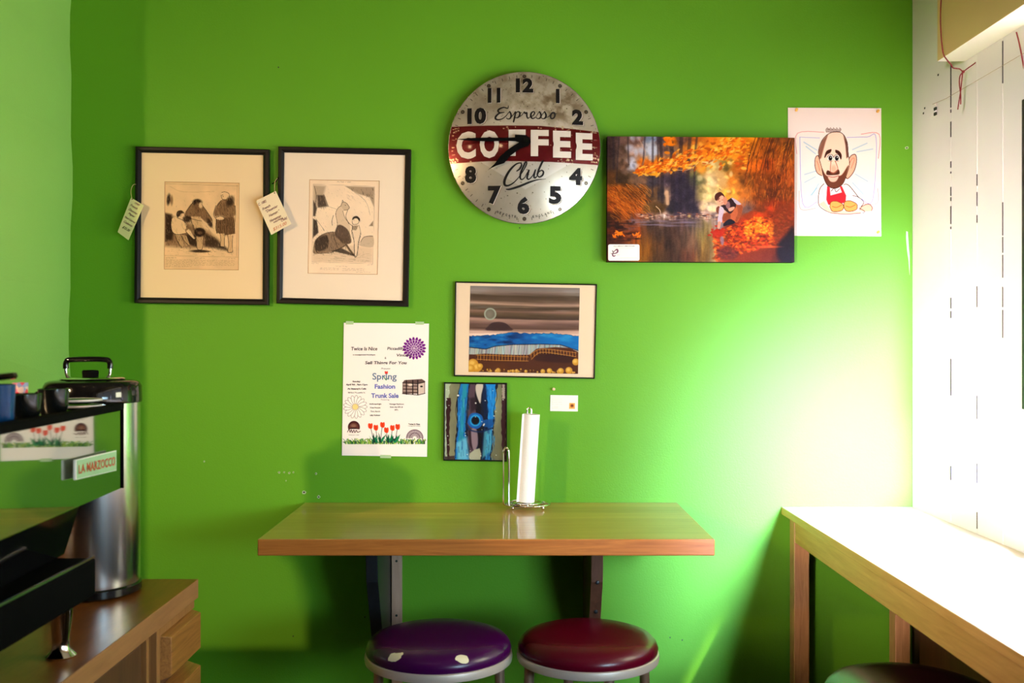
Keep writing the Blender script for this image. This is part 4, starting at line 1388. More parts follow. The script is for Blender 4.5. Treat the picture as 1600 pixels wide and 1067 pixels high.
price_tag('yellowed handwritten price tag hanging at the left edge of the leftmost picture', q1,
          [(s, *loc(q1, u, v), w_, h_, mi) for s, u, v, w_, h_, mi in rows], M['tag_paper'], ang1,
          [(213, 288, WY - 0.02), (208, 289, WY - 0.03), (204.6, 297, dT), (205, 305, dT), (206.6, 311)], dT)
q2 = [(400.2, 313.8), (430.8, 298.4), (455.2, 349.8), (423.8, 366.9)]
ang2 = math.atan2(298.4 - 313.8, 30.6)
rows = [('C. 1882', .22, .12, 14, 4.0, 0), ('French', .30, .28, 14, 3.8, 0), ('"Daumier', .50, .38, 21, 4.2, 0), ('Humor."', .52, .52, 19, 4.2, 0), ('Horseman', .46, .66, 20, 4.2, 0), ('teaching', .55, .74, 17, 3.8, 0), ('Child', .80, .79, 11, 4.0, 0), ('$315.00', .50, .91, 24, 5.4, 1)]
price_tag('cream handwritten price tag hanging between the two black framed old prints', q2,
          [(s, *loc(q2, u, v), w_, h_, mi) for s, u, v, w_, h_, mi in rows], M['tag_cream'], ang2,
          [(434, 278, WY - 0.024), (430, 283, WY - 0.034), (429, 291, dT), (429.0, 301.5)], dT)
bm = bmesh.new()
tube(bm, [P(425.5, 287, WY - 0.012), P(431, 284, WY - 0.018), P(435, 277, WY - 0.026)], 0.0018, 8)
tube(bm, [P(425.5, 287, WY - 0.0005), P(425.5, 287, WY - 0.014)], 0.0018, 8)
tag(obj('wall_nail', bm, M['black_matte'], None, True), 'bent dark nail holding the cream price tag between the framed prints', 'nail')

# ---------------------------------------------------------------- clock
CX0, CY0, CR = 819.4, 230.0, 119.3
cyD = WY - 0.045
cc = P(CX0, CY0, cyD)
CRw = CR * cyD / FPX
DOME = 0.034
def dome(x, z, off=0.0):
    r2 = ((x - cc.x) ** 2 + (z - cc.z) ** 2) / CRw ** 2
    return cyD + 0.012 - DOME * (1 - r2) - off
def zfn(off):
    def fn(X, Y):   # zoomed clock drawing frame -> world
        px = 690 + X / 4.104; py = 100 + Y / 4.104
        x = (px - 800) * cyD / FPX; z = CAMZ - (py - 533.5) * cyD / FPX
        y = dome(x, z, off)
        if isinstance(x, np.ndarray): return x, y, z
        return Vector((x, y, z))
    return fn
t = thing('wall_clock', 'round metal wall clock with coffee lettering on a dark red band', 'clock', (cc.x, WY, cc.z))
X0, Y0 = (CX0 - CR - 690) * 4.104, (CY0 - CR - 100) * 4.104
X1, Y1 = (CX0 + CR - 690) * 4.104, (CY0 + CR - 100) * 4.104
c = Canvas(X0 - 3, Y0 - 3, X1 + 3, Y1 + 3, 430, 430, (196, 188, 172))
n1 = c.noise(260, 260, 11, 5); n2 = c.noise(60, 60, 12, 5)
c.a *= (0.82 + 0.34 * n1)[..., None]
# lighter diamond behind the words
c.poly([(537, 236), (830, 395), (1040, 520), (536, 808), (60, 515), (250, 392)], (224, 218, 208), 0.75, 4)
# tarnish: brown stain field and speckle, stronger top right
XX = (c.X - 560) / 430; YY = (c.Y - 180) / 200
st = np.clip((n2 - 0.42) * 3.2, 0, 1) * np.clip(1.15 - np.hypot(XX * 0.9, YY * 0.9), 0, 1)
c.blend((slice(None), slice(None)), st, (108, 86, 52), 0.55)
XX = (c.X - 760) / 150; YY = (c.Y - 270) / 130
st = np.clip((n2 - 0.36) * 3.5, 0, 1) * np.clip(1.2 - np.hypot(XX, YY), 0, 1)
c.blend((slice(None), slice(None)), st, (84, 64, 36), 0.7)
rs = R_(3)
for k in range(420):
    a = rs.uniform(0, 2 * math.pi); r = math.sqrt(rs.rand()) * 480
    x, y = 531 + r * math.cos(a), 533 + r * math.sin(a)
    if rs.rand() < 0.45 and y > 300: continue
    c.ell(x, y, rs.uniform(1, 4), rs.uniform(1, 4), (70, 56, 36), rs.uniform(0.3, 0.9), 0.5)
# red band
c.poly([(40, 398), (300, 400), (640, 405), (1030, 434), (1030, 645), (700, 634), (300, 628), (40, 636)], (98, 12, 18), 1.0, 3)
for k in range(120):   # chips in the band, mostly at its ends
    x = rs.choice([rs.uniform(48, 110), rs.uniform(960, 1012), rs.uniform(720, 840), rs.uniform(100, 1000)], p=[.3, .3, .3, .1])
    y = rs.choice([rs.uniform(405, 440), rs.uniform(600, 640), rs.uniform(405, 630)])
    c.ell(x, y, rs.uniform(2, 7), rs.uniform(2, 6), (206, 188, 150), 0.9, 0.4)
for k in range(60):
    a = k / 60 * 2 * math.pi
    cxx, cyy = 531, 533
    if k % 5 == 0 and k % 15 != 0 or k == 0 or k == 30:
        r = 458; x, y = cxx + r * math.sin(a), cyy - r * math.cos(a)
        c.ell(x, y, 12, 12, (40, 34, 28), 0.85, 0.25); c.ell(x, y, 4, 4, (150, 130, 100), 0.8, 0.4)
    else:
        ra, rb = 450, 466
        p = [(cxx + r * math.sin(a), cyy - r * math.cos(a)) for r in (ra, rb)]
        c.line(p, 3.5, (60, 50, 40) if abs(p[0][1] - 525) > 110 else (190, 170, 140), 0.85, 2)
rr = np.hypot(c.X - (X0 + X1) / 2, c.Y - (Y0 + Y1) / 2) / ((X1 - X0) / 2)
m = vcmat('tarnished_tin', 0.26, metal=0.60, coat=0.35, coat_rough=0.06)
nt = m.node_tree
face = c.mesh('face', zfn(0.0), m, t, mask=rr < 0.998, smooth=True)
bm = bmesh.new()
seg = 120
L = []
for r, yy in ((0.995, cyD + 0.0115), (1.0, cyD + 0.0115), (1.003, cyD + 0.0135), (1.0, cyD + 0.017), (0.93, cyD + 0.020), (0.0, cyD + 0.020)):
    if r == 0:
        L.append([bm.verts.new((cc.x, yy, cc.z))] * seg)
    else:
        L.append([bm.verts.new((cc.x + CRw * r * math.cos(2 * math.pi * k / seg), yy, cc.z + CRw * r * math.sin(2 * math.pi * k / seg))) for k in range(seg)])
for a, b in zip(L[:-1], L[1:]):
    for k in range(seg):
        j = (k + 1) % seg
        bm.faces.new((a[k], a[j], b[0]) if b[0] is b[1] else (a[k], a[j], b[j], b[k]))
obj('rim', bm, M['steel'], t, True)
bm = bmesh.new()
box(bm, cc.x - 0.05, cc.x + 0.05, cyD + 0.0205, WY - 0.0008, cc.z - 0.05, cc.z + 0.05, 0.003)
obj('movement_case', bm, M['black_matte'], t)
# numerals with offset outline shadow
M['clock_black'] = mat('clock_black_print', (0.007, 0.006, 0.006, 1), 0.5, spec=0.15)
M['clock_white'] = mat('clock_cream_print', (0.66, 0.60, 0.54, 1), 0.4, metal=0.2, coat=0.4)
M['clock_shadow'] = mat('clock_brown_print', (0.16, 0.12, 0.09, 1), 0.5)
bm = bmesh.new()
nums = [('12', 532, 137, 112, 98), ('11', 337, 202, 82, 100), ('1', 745, 206, 24, 96), ('2', 872, 342, 72, 102), ('10', 226, 335, 122, 108), ('4', 860, 722, 84, 108),
        ('8', 186, 710, 74, 110), ('7', 340, 842, 84, 116), ('5', 728, 842, 80, 112), ('6', 525, 908, 78, 110)]
for s, x, y, w_, h_ in nums:
    text(bm, s, x + 8, y + 6, w_, h_, zfn(0.0007), mi=1, bold=0.045, spacing=1.0)
    text(bm, s, x + 3, y + 2, w_, h_, zfn(0.0010), mi=2, bold=0.045, spacing=1.0)
    text(bm, s, x, y, w_, h_, zfn(0.0014), mi=0, bold=0.055, spacing=1.0)
obj('numerals', bm, [M['clock_black'], M['clock_shadow'], M['clock_white']], t, recalc=False)
bm = bmesh.new()
for s, x, y, w_, h_ in (('C', 157, 522, 126, 176), ('O', 307, 520, 124, 178), ('F', 484, 513, 108, 168), ('F', 628, 515, 114, 168), ('E', 771, 520, 116, 172), ('E', 915, 530, 110, 174)):
    text(bm, s, x, y, w_, h_, zfn(0.0010), bold=0.045)
for y0_, sgn, s, cxx in ((0, 1, 'NEWGATE', 408), (0, 1, 'ENGLAND', 645)):
    pass
obj('band_lettering', bm, M['clock_white'], t, recalc=False)
bm = bmesh.new()
def arc_text(s, a_mid, r, h_, step):
    for i, ch in enumerate(s):
        a = math.radians(a_mid) - (i - (len(s) - 1) / 2) * step
        x, y = 531 + r * math.sin(a), 533 - r * math.cos(a)
        text(bm, ch, x, y, h_ * 0.75 if ch != 'I' else 3, h_, zfn(0.0010), ang=a - math.pi, bold=0.02)
arc_text('NEWGATE', 195, 448, 15, 0.044)
arc_text('ENGLAND', 165, 448, 15, 0.044)
f_ = zfn(0.0012)
# brush script words
S = []
def st(*p): S.append(list(p))
# E
st((428, 272, 4), (424, 290, 7), (400, 284, 8), (374, 292, 11), (362, 306, 11), (374, 318, 8), (404, 316, 5))
st((404, 316, 5), (372, 322, 9), (350, 340, 12), (346, 356, 12), (362, 364, 9), (390, 358, 7), (418, 336, 5))
st((410, 345, 5), (432, 316, 5), (438, 314, 9), (446, 336, 11), (440, 356, 10), (424, 360, 6), (416, 352, 6))                     # s
st((440, 356, 4), (462, 330, 5), (474, 312, 6), (470, 340, 10), (462, 376, 10), (458, 382, 6))                                      # p stem
st((470, 332, 6), (486, 314, 7), (500, 318, 11), (500, 336, 11), (488, 352, 8), (472, 352, 5))
st((488, 354, 4), (514, 336, 5), (530, 314, 6), (534, 324, 10), (546, 320, 9), (546, 340, 10), (552, 356, 8), (564, 350, 5))       # r
st((562, 350, 4), (584, 340, 6), (596, 322, 8), (588, 312, 7), (574, 324, 10), (572, 346, 11), (584, 358, 8), (604, 348, 5))       # e
st((602, 350, 4), (622, 318, 5), (628, 314, 9), (637, 336, 11), (630, 354, 10), (614, 358, 6), (606, 350, 6))                       # s
st((630, 354, 4), (654, 318, 5), (660, 314, 9), (669, 336, 11), (662, 354, 10), (646, 358, 6), (638, 350, 6))                       # s
st((664, 354, 4), (690, 340, 5), (706, 320, 8), (720, 316, 8), (726, 332, 11), (718, 352, 9), (702, 356, 9), (698, 340, 10), (708, 322, 6), (724, 326, 5), (738, 322, 4))  # o
# Club
st((480, 694, 6), (500, 680, 10), (512, 656, 10), (504, 642, 8), (474, 652, 10), (436, 690, 14), (408, 740, 16), (404, 776, 15), (424, 784, 11), (456, 770, 8), (486, 742, 6), (510, 712, 5))
st((498, 728, 4), (524, 690, 6), (544, 650, 8), (540, 634, 7), (526, 660, 10), (508, 704, 12), (504, 736, 11), (516, 746, 8), (536, 730, 5))
st((532, 734, 4), (560, 686, 7), (554, 708, 11), (548, 736, 11), (560, 744, 8), (584, 720, 6), (602, 682, 8))
st((602, 684, 6), (594, 712, 11), (592, 732, 10), (604, 734, 7), (622, 700, 6))
st((612, 712, 4), (634, 664, 7), (650, 628, 8), (640, 640, 9), (624, 680, 12), (612, 718, 12))
st((612, 718, 8), (626, 730, 10), (646, 718, 12), (652, 698, 11), (640, 688, 8), (624, 698, 6), (618, 706, 4))
st((412, 806, 5), (440, 806, 12), (500, 788, 14), (560, 764, 12), (612, 748, 7), (668, 742, 2))
for s_ in S:
    ribbon(bm, s_, 8, f_)
obj('script_lettering', bm, M['clock_black'], t, recalc=False)
# hands
def hand(name, pts, y0, m):
    bm = bmesh.new()
    def at(p, d):
        px = 690 + p[0] / 4.104; py = 100 + p[1] / 4.104
        v = P(px, py, cyD); return Vector((v.x, y0 + d, v.z))
    a = [bm.verts.new(at(p, 0)) for p in pts]; b = [bm.verts.new(at(p, 0.0012)) for p in pts]
    bm.faces.new(a); bm.faces.new(b[::-1])
    for i in range(len(pts)):
        j = (i + 1) % len(pts); bm.faces.new((a[i], a[j], b[j], b[i]))
    o = obj(name, bm, m, t); return o
yh = cyD + 0.012 - DOME
hand('minute_hand', [(94, 497), (200, 488), (300, 485), (400, 487), (470, 484), (470, 466), (545, 470), (560, 490), (556, 512), (520, 522), (470, 508), (400, 506), (300, 510), (200, 506)], yh - 0.012, M['black_matte'])
hand('hour_hand', [(296, 692), (340, 652), (380, 598), (430, 556), (480, 524), (520, 500), (560, 478), (572, 510), (556, 536), (500, 556), (440, 600), (402, 646), (352, 662), (318, 678)], yh - 0.008, M['black_matte'])
bm = bmesh.new()
pc = P(690 + 538 / 4.104, 100 + 502 / 4.104, cyD)
for k_ in range(1):
    seg = 24
    for r, ya, yb_ in ((0.008, yh - 0.015, yh + 0.0005),):
        a = [bm.verts.new((pc.x + r * math.cos(2 * math.pi * k / seg), ya, pc.z + r * math.sin(2 * math.pi * k / seg))) for k in range(seg)]
        b = [bm.verts.new((pc.x + r * math.cos(2 * math.pi * k / seg), yb_, pc.z + r * math.sin(2 * math.pi * k / seg))) for k in range(seg)]
        bm.faces.new(a); bm.faces.new(b)
        for k in range(seg):
            j = (k + 1) % seg; bm.faces.new((a[k], a[j], b[j], b[k]))
obj('hub', bm, M['black_gloss'], t, True)

# ---------------------------------------------------------------- autumn photograph print
PAL = '''120|100:70,50,45 200:120,90,80 300:110,80,70 380:150,165,190 450:90,70,70 520:230,130,10 600:120,80,60 700:190,110,30 800:230,130,20 900:240,150,30 1000:220,120,10 1100:200,120,10 1200:150,80,10 1300:120,70,20 1370:130,70,20
200|100:60,40,40 200:100,75,60 300:170,130,110 400:190,190,200 480:120,90,80 550:140,110,90 620:210,130,40 700:220,150,60 800:235,150,30 900:240,160,40 1000:220,140,20 1100:190,110,10 1200:150,80,10 1300:130,70,10
300|100:70,50,40 200:110,80,60 260:190,190,210 340:210,110,20 450:225,120,10 560:200,120,50 640:120,90,80 740:220,150,50 820:200,170,110 900:150,120,50 1000:180,100,20 1100:210,110,10 1200:160,70,5 1300:170,90,20
400|100:90,55,20 200:70,50,30 300:120,90,70 400:70,60,70 500:80,65,75 600:60,50,65 700:110,110,70 800:225,190,140 880:210,170,110 950:210,130,40 1050:120,70,20 1150:130,65,5 1250:110,50,0 1350:160,80,20
500|120:170,85,10 200:140,75,10 300:100,60,20 400:110,80,50 460:60,50,50 510:200,160,130 560:55,45,60 650:60,50,65 740:170,150,100 800:220,190,130 950:230,160,60 1050:200,120,40 1150:120,60,5 1250:90,40,0 1350:120,60,10
600|120:150,70,10 200:180,90,10 280:160,80,20 380:110,80,40 450:100,70,30 560:45,40,50 680:60,50,65 750:190,160,130 820:230,200,170 1050:120,90,80 1150:110,50,10 1250:150,50,5 1350:170,60,10
660|120:60,30,5 220:150,80,20 300:130,70,50 400:150,110,90 480:190,160,150 600:90,70,90 700:110,90,100 780:190,160,150 840:130,110,110 1080:150,60,20 1150:200,70,10 1250:150,50,0 1350:120,45,0
720|120:50,25,10 250:90,60,60 400:70,50,40 500:80,55,40 600:90,65,55 700:90,75,65 780:130,115,80 850:140,130,130 950:120,40,20 1050:180,60,15 1150:220,80,10 1250:110,45,0 1350:100,45,5
780|120:90,35,5 290:180,80,10 350:100,60,30 450:60,40,25 550:70,45,30 650:100,75,55 740:120,110,60 800:120,100,50 850:180,60,20 950:130,50,20 1050:200,70,10 1150:230,90,20 1250:110,45,5 1350:60,30,10
850|120:70,30,8 350:130,80,10 450:80,50,20 520:50,30,15 600:100,70,50 680:110,80,60 750:140,110,50 830:150,130,90 880:120,30,20 960:150,50,10 1050:170,70,10 1150:150,60,10 1250:100,40,5 1340:20,12,8
940|120:90,40,10 350:140,90,10 450:70,45,15 550:60,35,15 650:90,50,30 750:110,80,30 830:140,120,80 900:180,70,30 1000:150,60,25 1100:130,50,10 1200:110,40,5 1300:60,25,5 1370:30,12,5'''
def make_forest():
    c = Canvas(85, 105, 1387, 975, 440, 294)
    pts = []
    for ln in PAL.split('\n'):
        y, r = ln.split('|')
        for it in r.split():
            x, cc_ = it.split(':'); pts.append((float(x), float(y), *[float(v) for v in cc_.split(',')]))
    pts = np.array(pts)
    W = np.zeros(c.X.shape); A = np.zeros(c.X.shape + (3,))
    n = c.noise(70, 50, 21, 3) - 0.5; n2 = c.noise(60, 60, 22, 3) - 0.5
    Xn = c.X + n * 60; Yn = c.Y + n2 * 50
    for p in pts:
        w_ = 1 / (((Xn - p[0]) ** 2 + (Yn - p[1]) ** 2 * 1.2) ** 1.9 + 1e3)
        W += w_; A += w_[..., None] * p[2:]
    c.a = A / W[..., None] / 255
    base = c.a.copy()
    rs = R_(7)
    def pick(x, y):
        i = int(np.clip((x - c.x0) * c.kx, 0, c.W - 1)); j = int(np.clip((y - c.y0) * c.ky, 0, c.H - 1)); return base[j, i] * 255
    # bokeh dabs above the bank
    for k in range(900):
        x, y = rs.uniform(85, 1387), rs.uniform(105, 640)
        col_ = pick(x, y) * rs.uniform(0.55, 1.45) + rs.uniform(-8, 14)
        r = rs.uniform(6, 22)
        c.ell(x, y, r, r * rs.uniform(0.5, 1.2), np.clip(col_, 0, 255), 0.5, 0.5, rs.uniform(-1, 1))
    for k in range(26):
        x, y = rs.uniform(720, 960), rs.uniform(280, 620); c.ell(x, y, rs.uniform(9, 24), rs.uniform(9, 24), (245, 220, 170), 0.55, 0.4)
    for k in range(16):
        x, y = rs.uniform(230, 430), rs.uniform(110, 260); c.ell(x, y, rs.uniform(10, 30), rs.uniform(12, 34), (196, 200, 220), 0.5, 0.5)
    # trunks
    for x, w_, y1 in ((130, 16, 330), (235, 9, 300), (330, 11, 300), (470, 22, 560), (400, 14, 520), (545, 30, 600), (590, 26, 620), (640, 24, 610), (685, 14, 600), (440, 9, 540), (150, 9, 420)):
        dx = rs.uniform(-24, 24)
        c.line([(x + dx, 105), (x + dx * 0.4, 260), (x, y1)], w_, (52, 40, 46), 0.6, 9)
    c.line([(300, 110), (350, 220), (330, 300)], 7, (190, 150, 130), 0.6, 6); c.line([(500, 490), (505, 570)], 22, (214, 176, 140), 0.85, 10)
    c.poly([(520, 400), (700, 380), (735, 640), (560, 640)], (48, 40, 54), 0.45, 30)
    # streaky grass at left
    for k in range(420):
        x, y = rs.uniform(90, 350), rs.uniform(430, 660); L_ = rs.uniform(20, 60); s_ = rs.uniform(0.2, 0.9)
        c.line([(x, y), (x + L_ * s_, y + L_ * 0.4), (x + L_, y + L_ * 0.9)], rs.uniform(2, 4), [(214, 116, 16), (120, 56, 8), (230, 150, 50), (84, 40, 10)][rs.randint(4)], 0.5, 3, 3)
    # dark hanging foliage at the right
    for k in range(320):
        x, y = rs.uniform(1050, 1385), rs.uniform(110, 560); L_ = rs.uniform(20, 70)
        c.line([(x, y), (x - rs.uniform(-10, 26), y + L_)], rs.uniform(2, 4.5), [(214, 110, 10), (110, 50, 6), (236, 150, 40), (70, 32, 8), (170, 80, 8)][rs.randint(5)], 0.5, 3, 0)
    for k in range(16):
        x = rs.uniform(1050, 1385); c.line([(x + 40, 105), (x, 230), (x - rs.uniform(0, 40), rs.uniform(300, 430))], 4, (70, 30, 14), 0.75, 3)
    # golden branch across the top
    c.line([(960, 125), (820, 190), (700, 230), (560, 290), (430, 330), (330, 350)], 5, (150, 80, 20), 0.8, 3)
    c.line([(742, 190), (742, 240), (700, 300), (640, 335), (560, 335)], 3.5, (236, 190, 150), 0.8, 2)
    for k in range(620):
        u = rs.rand()
        x = 300 + u * 760 + rs.uniform(-30, 30)
        yc = 350 - u * 190; sp = 26 + u * 75
        y = yc + rs.normal() * sp * 0.55
        if y < 108: continue
        L_ = rs.uniform(8, 22); a = rs.uniform(-1.1, 0.2)
        c.ell(x, y, L_, L_ * rs.uniform(0.3, 0.55), [(240, 140, 8), (250, 170, 30), (214, 96, 6), (255, 196, 90), (180, 80, 10)][rs.randint(5)], 0.75, 0.25, a)
    for k in range(40):
        x, y = rs.uniform(480, 545), rs.uniform(112, 165); c.ell(x, y, 12, 7, [(240, 140, 8), (226, 120, 4)][rs.randint(2)], 0.8, 0.3, rs.uniform(-1, 1))
    # far bank and stones
    for k in range(150):
        x, y = rs.uniform(290, 860), rs.normal(660, 12)
        c.ell(x, y, rs.uniform(6, 20), rs.uniform(3, 6), [(206, 170, 150), (120, 90, 90), (70, 50, 60), (226, 196, 170), (160, 96, 70)][rs.randint(5)], 0.7, 0.3)
    c.ell(478, 657, 24, 13, (236, 220, 214), 1, 0.2, 0.4); c.ell(655, 657, 13, 10, (246, 214, 130), 1, 0.3)
    c.line([(425, 590), (450, 615), (458, 648)], 5, (226, 196, 160), 0.9, 2)
    # water reflections: long vertical smears
    for k in range(520):
        x, y = rs.uniform(230, 850), rs.uniform(690, 975)
        col_ = pick(x, y) * rs.uniform(0.6, 1.4) + rs.uniform(-6, 14)
        c.ell(x, y, rs.uniform(4, 14), rs.uniform(24, 80), np.clip(col_, 0, 255), 0.4, 0.6)
    for k in range(60):
        x, y = rs.uniform(250, 700), rs.uniform(680, 730); c.ell(x, y, rs.uniform(30, 70), 3.5, (134, 120, 140), 0.3, 0.5)
    for k in range(90):
        x, y = rs.uniform(88, 300), rs.uniform(690, 830); c.ell(x, y, rs.uniform(8, 30), rs.uniform(4, 10), [(60, 28, 12), (110, 48, 10), (40, 20, 12), (150, 80, 40)][rs.randint(4)], 0.6, 0.4)
    for k in range(26):
        x, y = rs.choice([160, 290]) + rs.normal() * 14, 785 + rs.normal() * 14; c.ell(x, y, 12, 4.5, (244, 132, 10), 0.9, 0.3, rs.uniform(-1.5, 1.5))
    # leaf-covered bank at right
    c.poly([(850, 905), (900, 820), (1010, 790), (1180, 770), (1390, 700), (1390, 980), (900, 980)], (120, 48, 10), 0.5, 30, 4)
    for k in range(900):
        x = rs.uniform(830, 1385); top = 760 - (x - 830) * 0.28
        y = rs.uniform(top, min(975, top + 210))
        c.ell(x, y, rs.uniform(7, 20), rs.uniform(4, 9), [(224, 84, 10), (150, 44, 8), (240, 130, 30), (96, 26, 8), (196, 60, 20), (120, 60, 10)][rs.randint(6)], 0.6, 0.35, rs.uniform(-0.8, 0.8))
    for k in range(160):
        x, y = rs.uniform(1040, 1240), rs.normal(740, 34); c.ell(x, y, rs.uniform(6, 16), rs.uniform(4, 9), [(255, 150, 20), (244, 108, 10), (255, 176, 60)][rs.randint(3)], 0.65, 0.3, rs.uniform(-.8, .8))
    c.poly([(1230, 620), (1385, 560), (1387, 975), (1300, 975), (1240, 800)], (116, 50, 6), 0.7, 50, 4)
    c.poly([(1330, 780), (1387, 740), (1387, 975), (1290, 975), (1265, 870)], (22, 12, 10), 0.9, 30, 3)
    c.poly([(850, 900), (900, 860), (1000, 900), (960, 960), (870, 950)], (86, 40, 50), 0.6, 24, 3)
    c.ell(1190, 868, 90, 8, (226, 104, 50), 0.7, 0.5)
    for k in range(60):
        x, y = 850 + rs.normal() * 24, 775 + rs.normal() * 16; c.ell(x, y, rs.uniform(6, 13), rs.uniform(4, 7), (176, 44, 20), 0.8, 0.3, rs.uniform(-1, 1))
    # the child crouching at the water (frame of the second zoom converted)
    def q(*a): return [(756 + x * 0.5419, 400 + (y - 0) * 0.5419) for x, y in a]
    sc_ = 0.5419
    def E(x, y, rx, ry, col_, a=1.0, soft=0.1, ang=0.0): c.ell(756 + x * sc_, 400 + y * sc_, rx * sc_, ry * sc_, col_, a, soft, ang)
    def Po(p, col_, a=1.0, soft=2.0, sm=4): c.poly(q(*p), col_, a, soft, sm)
    Po([(165, 360), (200, 345), (220, 420), (190, 440), (160, 410)], (128, 72, 50))
    Po([(350, 330), (450, 310), (498, 340), (490, 420), (440, 540), (400, 545), (335, 500), (245, 560), (235, 450), (300, 420)], (184, 104, 60))
    Po([(420, 330), (495, 340), (485, 430), (430, 540), (405, 520), (440, 420)], (146, 78, 42), 0.8, 5)
    Po([(230, 460), (330, 430), (340, 500), (260, 540)], (130, 66, 36), 0.8, 5)
    Po([(215, 350), (240, 320), (350, 235), (370, 240), (415, 320), (400, 370), (345, 440), (290, 410), (240, 370)], (52, 26, 30))
    Po([(352, 235), (390, 245), (480, 310), (440, 325), (400, 300), (380, 270)], (188, 176, 186))
    Po([(205, 355), (240, 355), (262, 400), (240, 480), (232, 550), (180, 550), (190, 450)], (200, 184, 196))
    Po([(285, 320), (320, 280), (340, 330), (320, 380), (290, 360)], (150, 110, 110), 1, 3)
    Po([(315, 380), (350, 358), (396, 352), (385, 385), (335, 410)], (222, 164, 140))
    Po([(185, 545), (220, 548), (214, 600), (200, 632), (178, 622)], (218, 158, 134))
    E(225, 265, 62, 66, (226, 168, 142), 1, 0.06, -0.4)
    Po([(255, 220), (285, 230), (305, 290), (270, 330), (250, 280)], (206, 140, 112), 1, 4)
    Po([(140, 215), (160, 180), (210, 160), (250, 185), (268, 225), (230, 205), (190, 240), (165, 275), (143, 255)], (84, 36, 22))
    Po([(175, 260), (195, 235), (205, 245), (185, 272)], (84, 36, 22), 0.6, 4)
    E(205, 280, 9, 4, (90, 44, 36), 0.9, 0.4, -0.5); E(240, 262, 8, 4, (90, 44, 36), 0.9, 0.4, -0.5); E(236, 300, 9, 4, (176, 84, 76), 0.9, 0.4, -0.4); E(222, 290, 5, 7, (240, 190, 166), 0.8, 0.5)
    Po([(260, 560), (330, 510), (400, 540), (380, 570), (300, 590), (255, 600)], (32, 26, 38), 1, 4)
    Po([(215, 740), (250, 735), (262, 800), (240, 850), (215, 800)], (150, 130, 150), 0.8, 8)
    c.a = np.clip(c.a, 0, 1) ** 1.22
    c.a = np.clip(c.a + (c.noise(7, 7, 9, 2) - 0.5)[..., None] * 0.06, 0, 1)
    return c
dC = WY - 0.040
t = thing('canvas_print', 'large glossy autumn photograph print of a boy crouching by a stream', 'picture', P(1095, 409, WY - 0.02))
qc = [(949.0, 213.0), (1241.6, 215.2), (1241.2, 409.6), (948.6, 408.8)]
cv = make_forest()
cv.mesh('image', quadmap(cv.x0, cv.y0, cv.x1, cv.y1, *qc, dC), M['gloss_print'], t)
bm = bmesh.new(); slab(bm, qc, dC + 0.0004, WY - 0.006)
obj('panel', bm, M['black_matte'], t)
# sticker
bm = bmesh.new()
sq = (950.3, 381.8, 999.2, 407.2); r = 2.6
pts = []
for cx_, cy_, a0 in ((sq[2] - r, sq[1] + r, -90), (sq[2] - r, sq[3] - r, 0), (sq[0] + r, sq[3] - r, 90), (sq[0] + r, sq[1] + r, 180)):
    for k in range(5):
        a = math.radians(a0 + k * 22.5); pts.append((cx_ + r * math.cos(a), cy_ + r * math.sin(a)))
a = [bm.verts.new(P(x, y, dC - 0.0008)) for x, y in pts]; b = [bm.verts.new((v.co.x, dC - 0.0001, v.co.z)) for v in a]
bm.faces.new(a); bm.faces.new(b[::-1])
for i in range(len(a)):
    j = (i + 1) % len(a); bm.faces.new((a[i], a[j], b[j], b[i]))
stk = obj('sticker', bm, M['paper'], t); stk['label'] = 'white rounded sticker with small print'
fn = lambda x, y: P(940 + x / 22.86, 370 + y / 22.86, dC - 0.0011)
bm = bmesh.new()
text(bm, 'ALL ABOUT EMOTIONS', 800, 330, 760, 32, fn, bold=0.02)
text(bm, 'PHOTOGRAPHY PORTRAITS', 800, 402, 660, 20, fn, mi=1)
text(bm, 'www.allaboutemotions.com', 960, 742, 600, 22, fn, mi=1)
text(bm, 'by appointment', 1120, 812, 310, 16, fn, mi=1)
ribbon(bm, [(350, 590, 8), (430, 600, 26), (520, 580, 40), (572, 530, 56), (570, 470, 60), (530, 455, 46), (450, 520, 26), (400, 600, 34), (395, 660, 46), (440, 692, 44), (500, 660, 24)], 20, fn, mi=2)
ribbon(bm, [(300, 570, 4), (340, 600, 14), (420, 610, 18), (520, 600, 10)], 8, fn, mi=3)
ribbon(bm, [(385, 480, 20), (400, 520, 40), (425, 560, 30)], 8, fn, mi=3)
ribbon(bm, [(520, 650, 6), (545, 630, 12), (570, 655, 6), (600, 630, 12), (620, 655, 6), (650, 625, 10)], 8, fn, mi=1)
M['plum'] = mat('plum_print', (0.16, 0.035, 0.085, 1), 0.6)
M['grey_dark'] = mat('dark_grey_print', (0.14, 0.12, 0.13, 1), 0.6)
obj('lettering', bm, [M['ink'], M['ink_grey'], M['plum'], M['grey_dark']], stk, recalc=False)

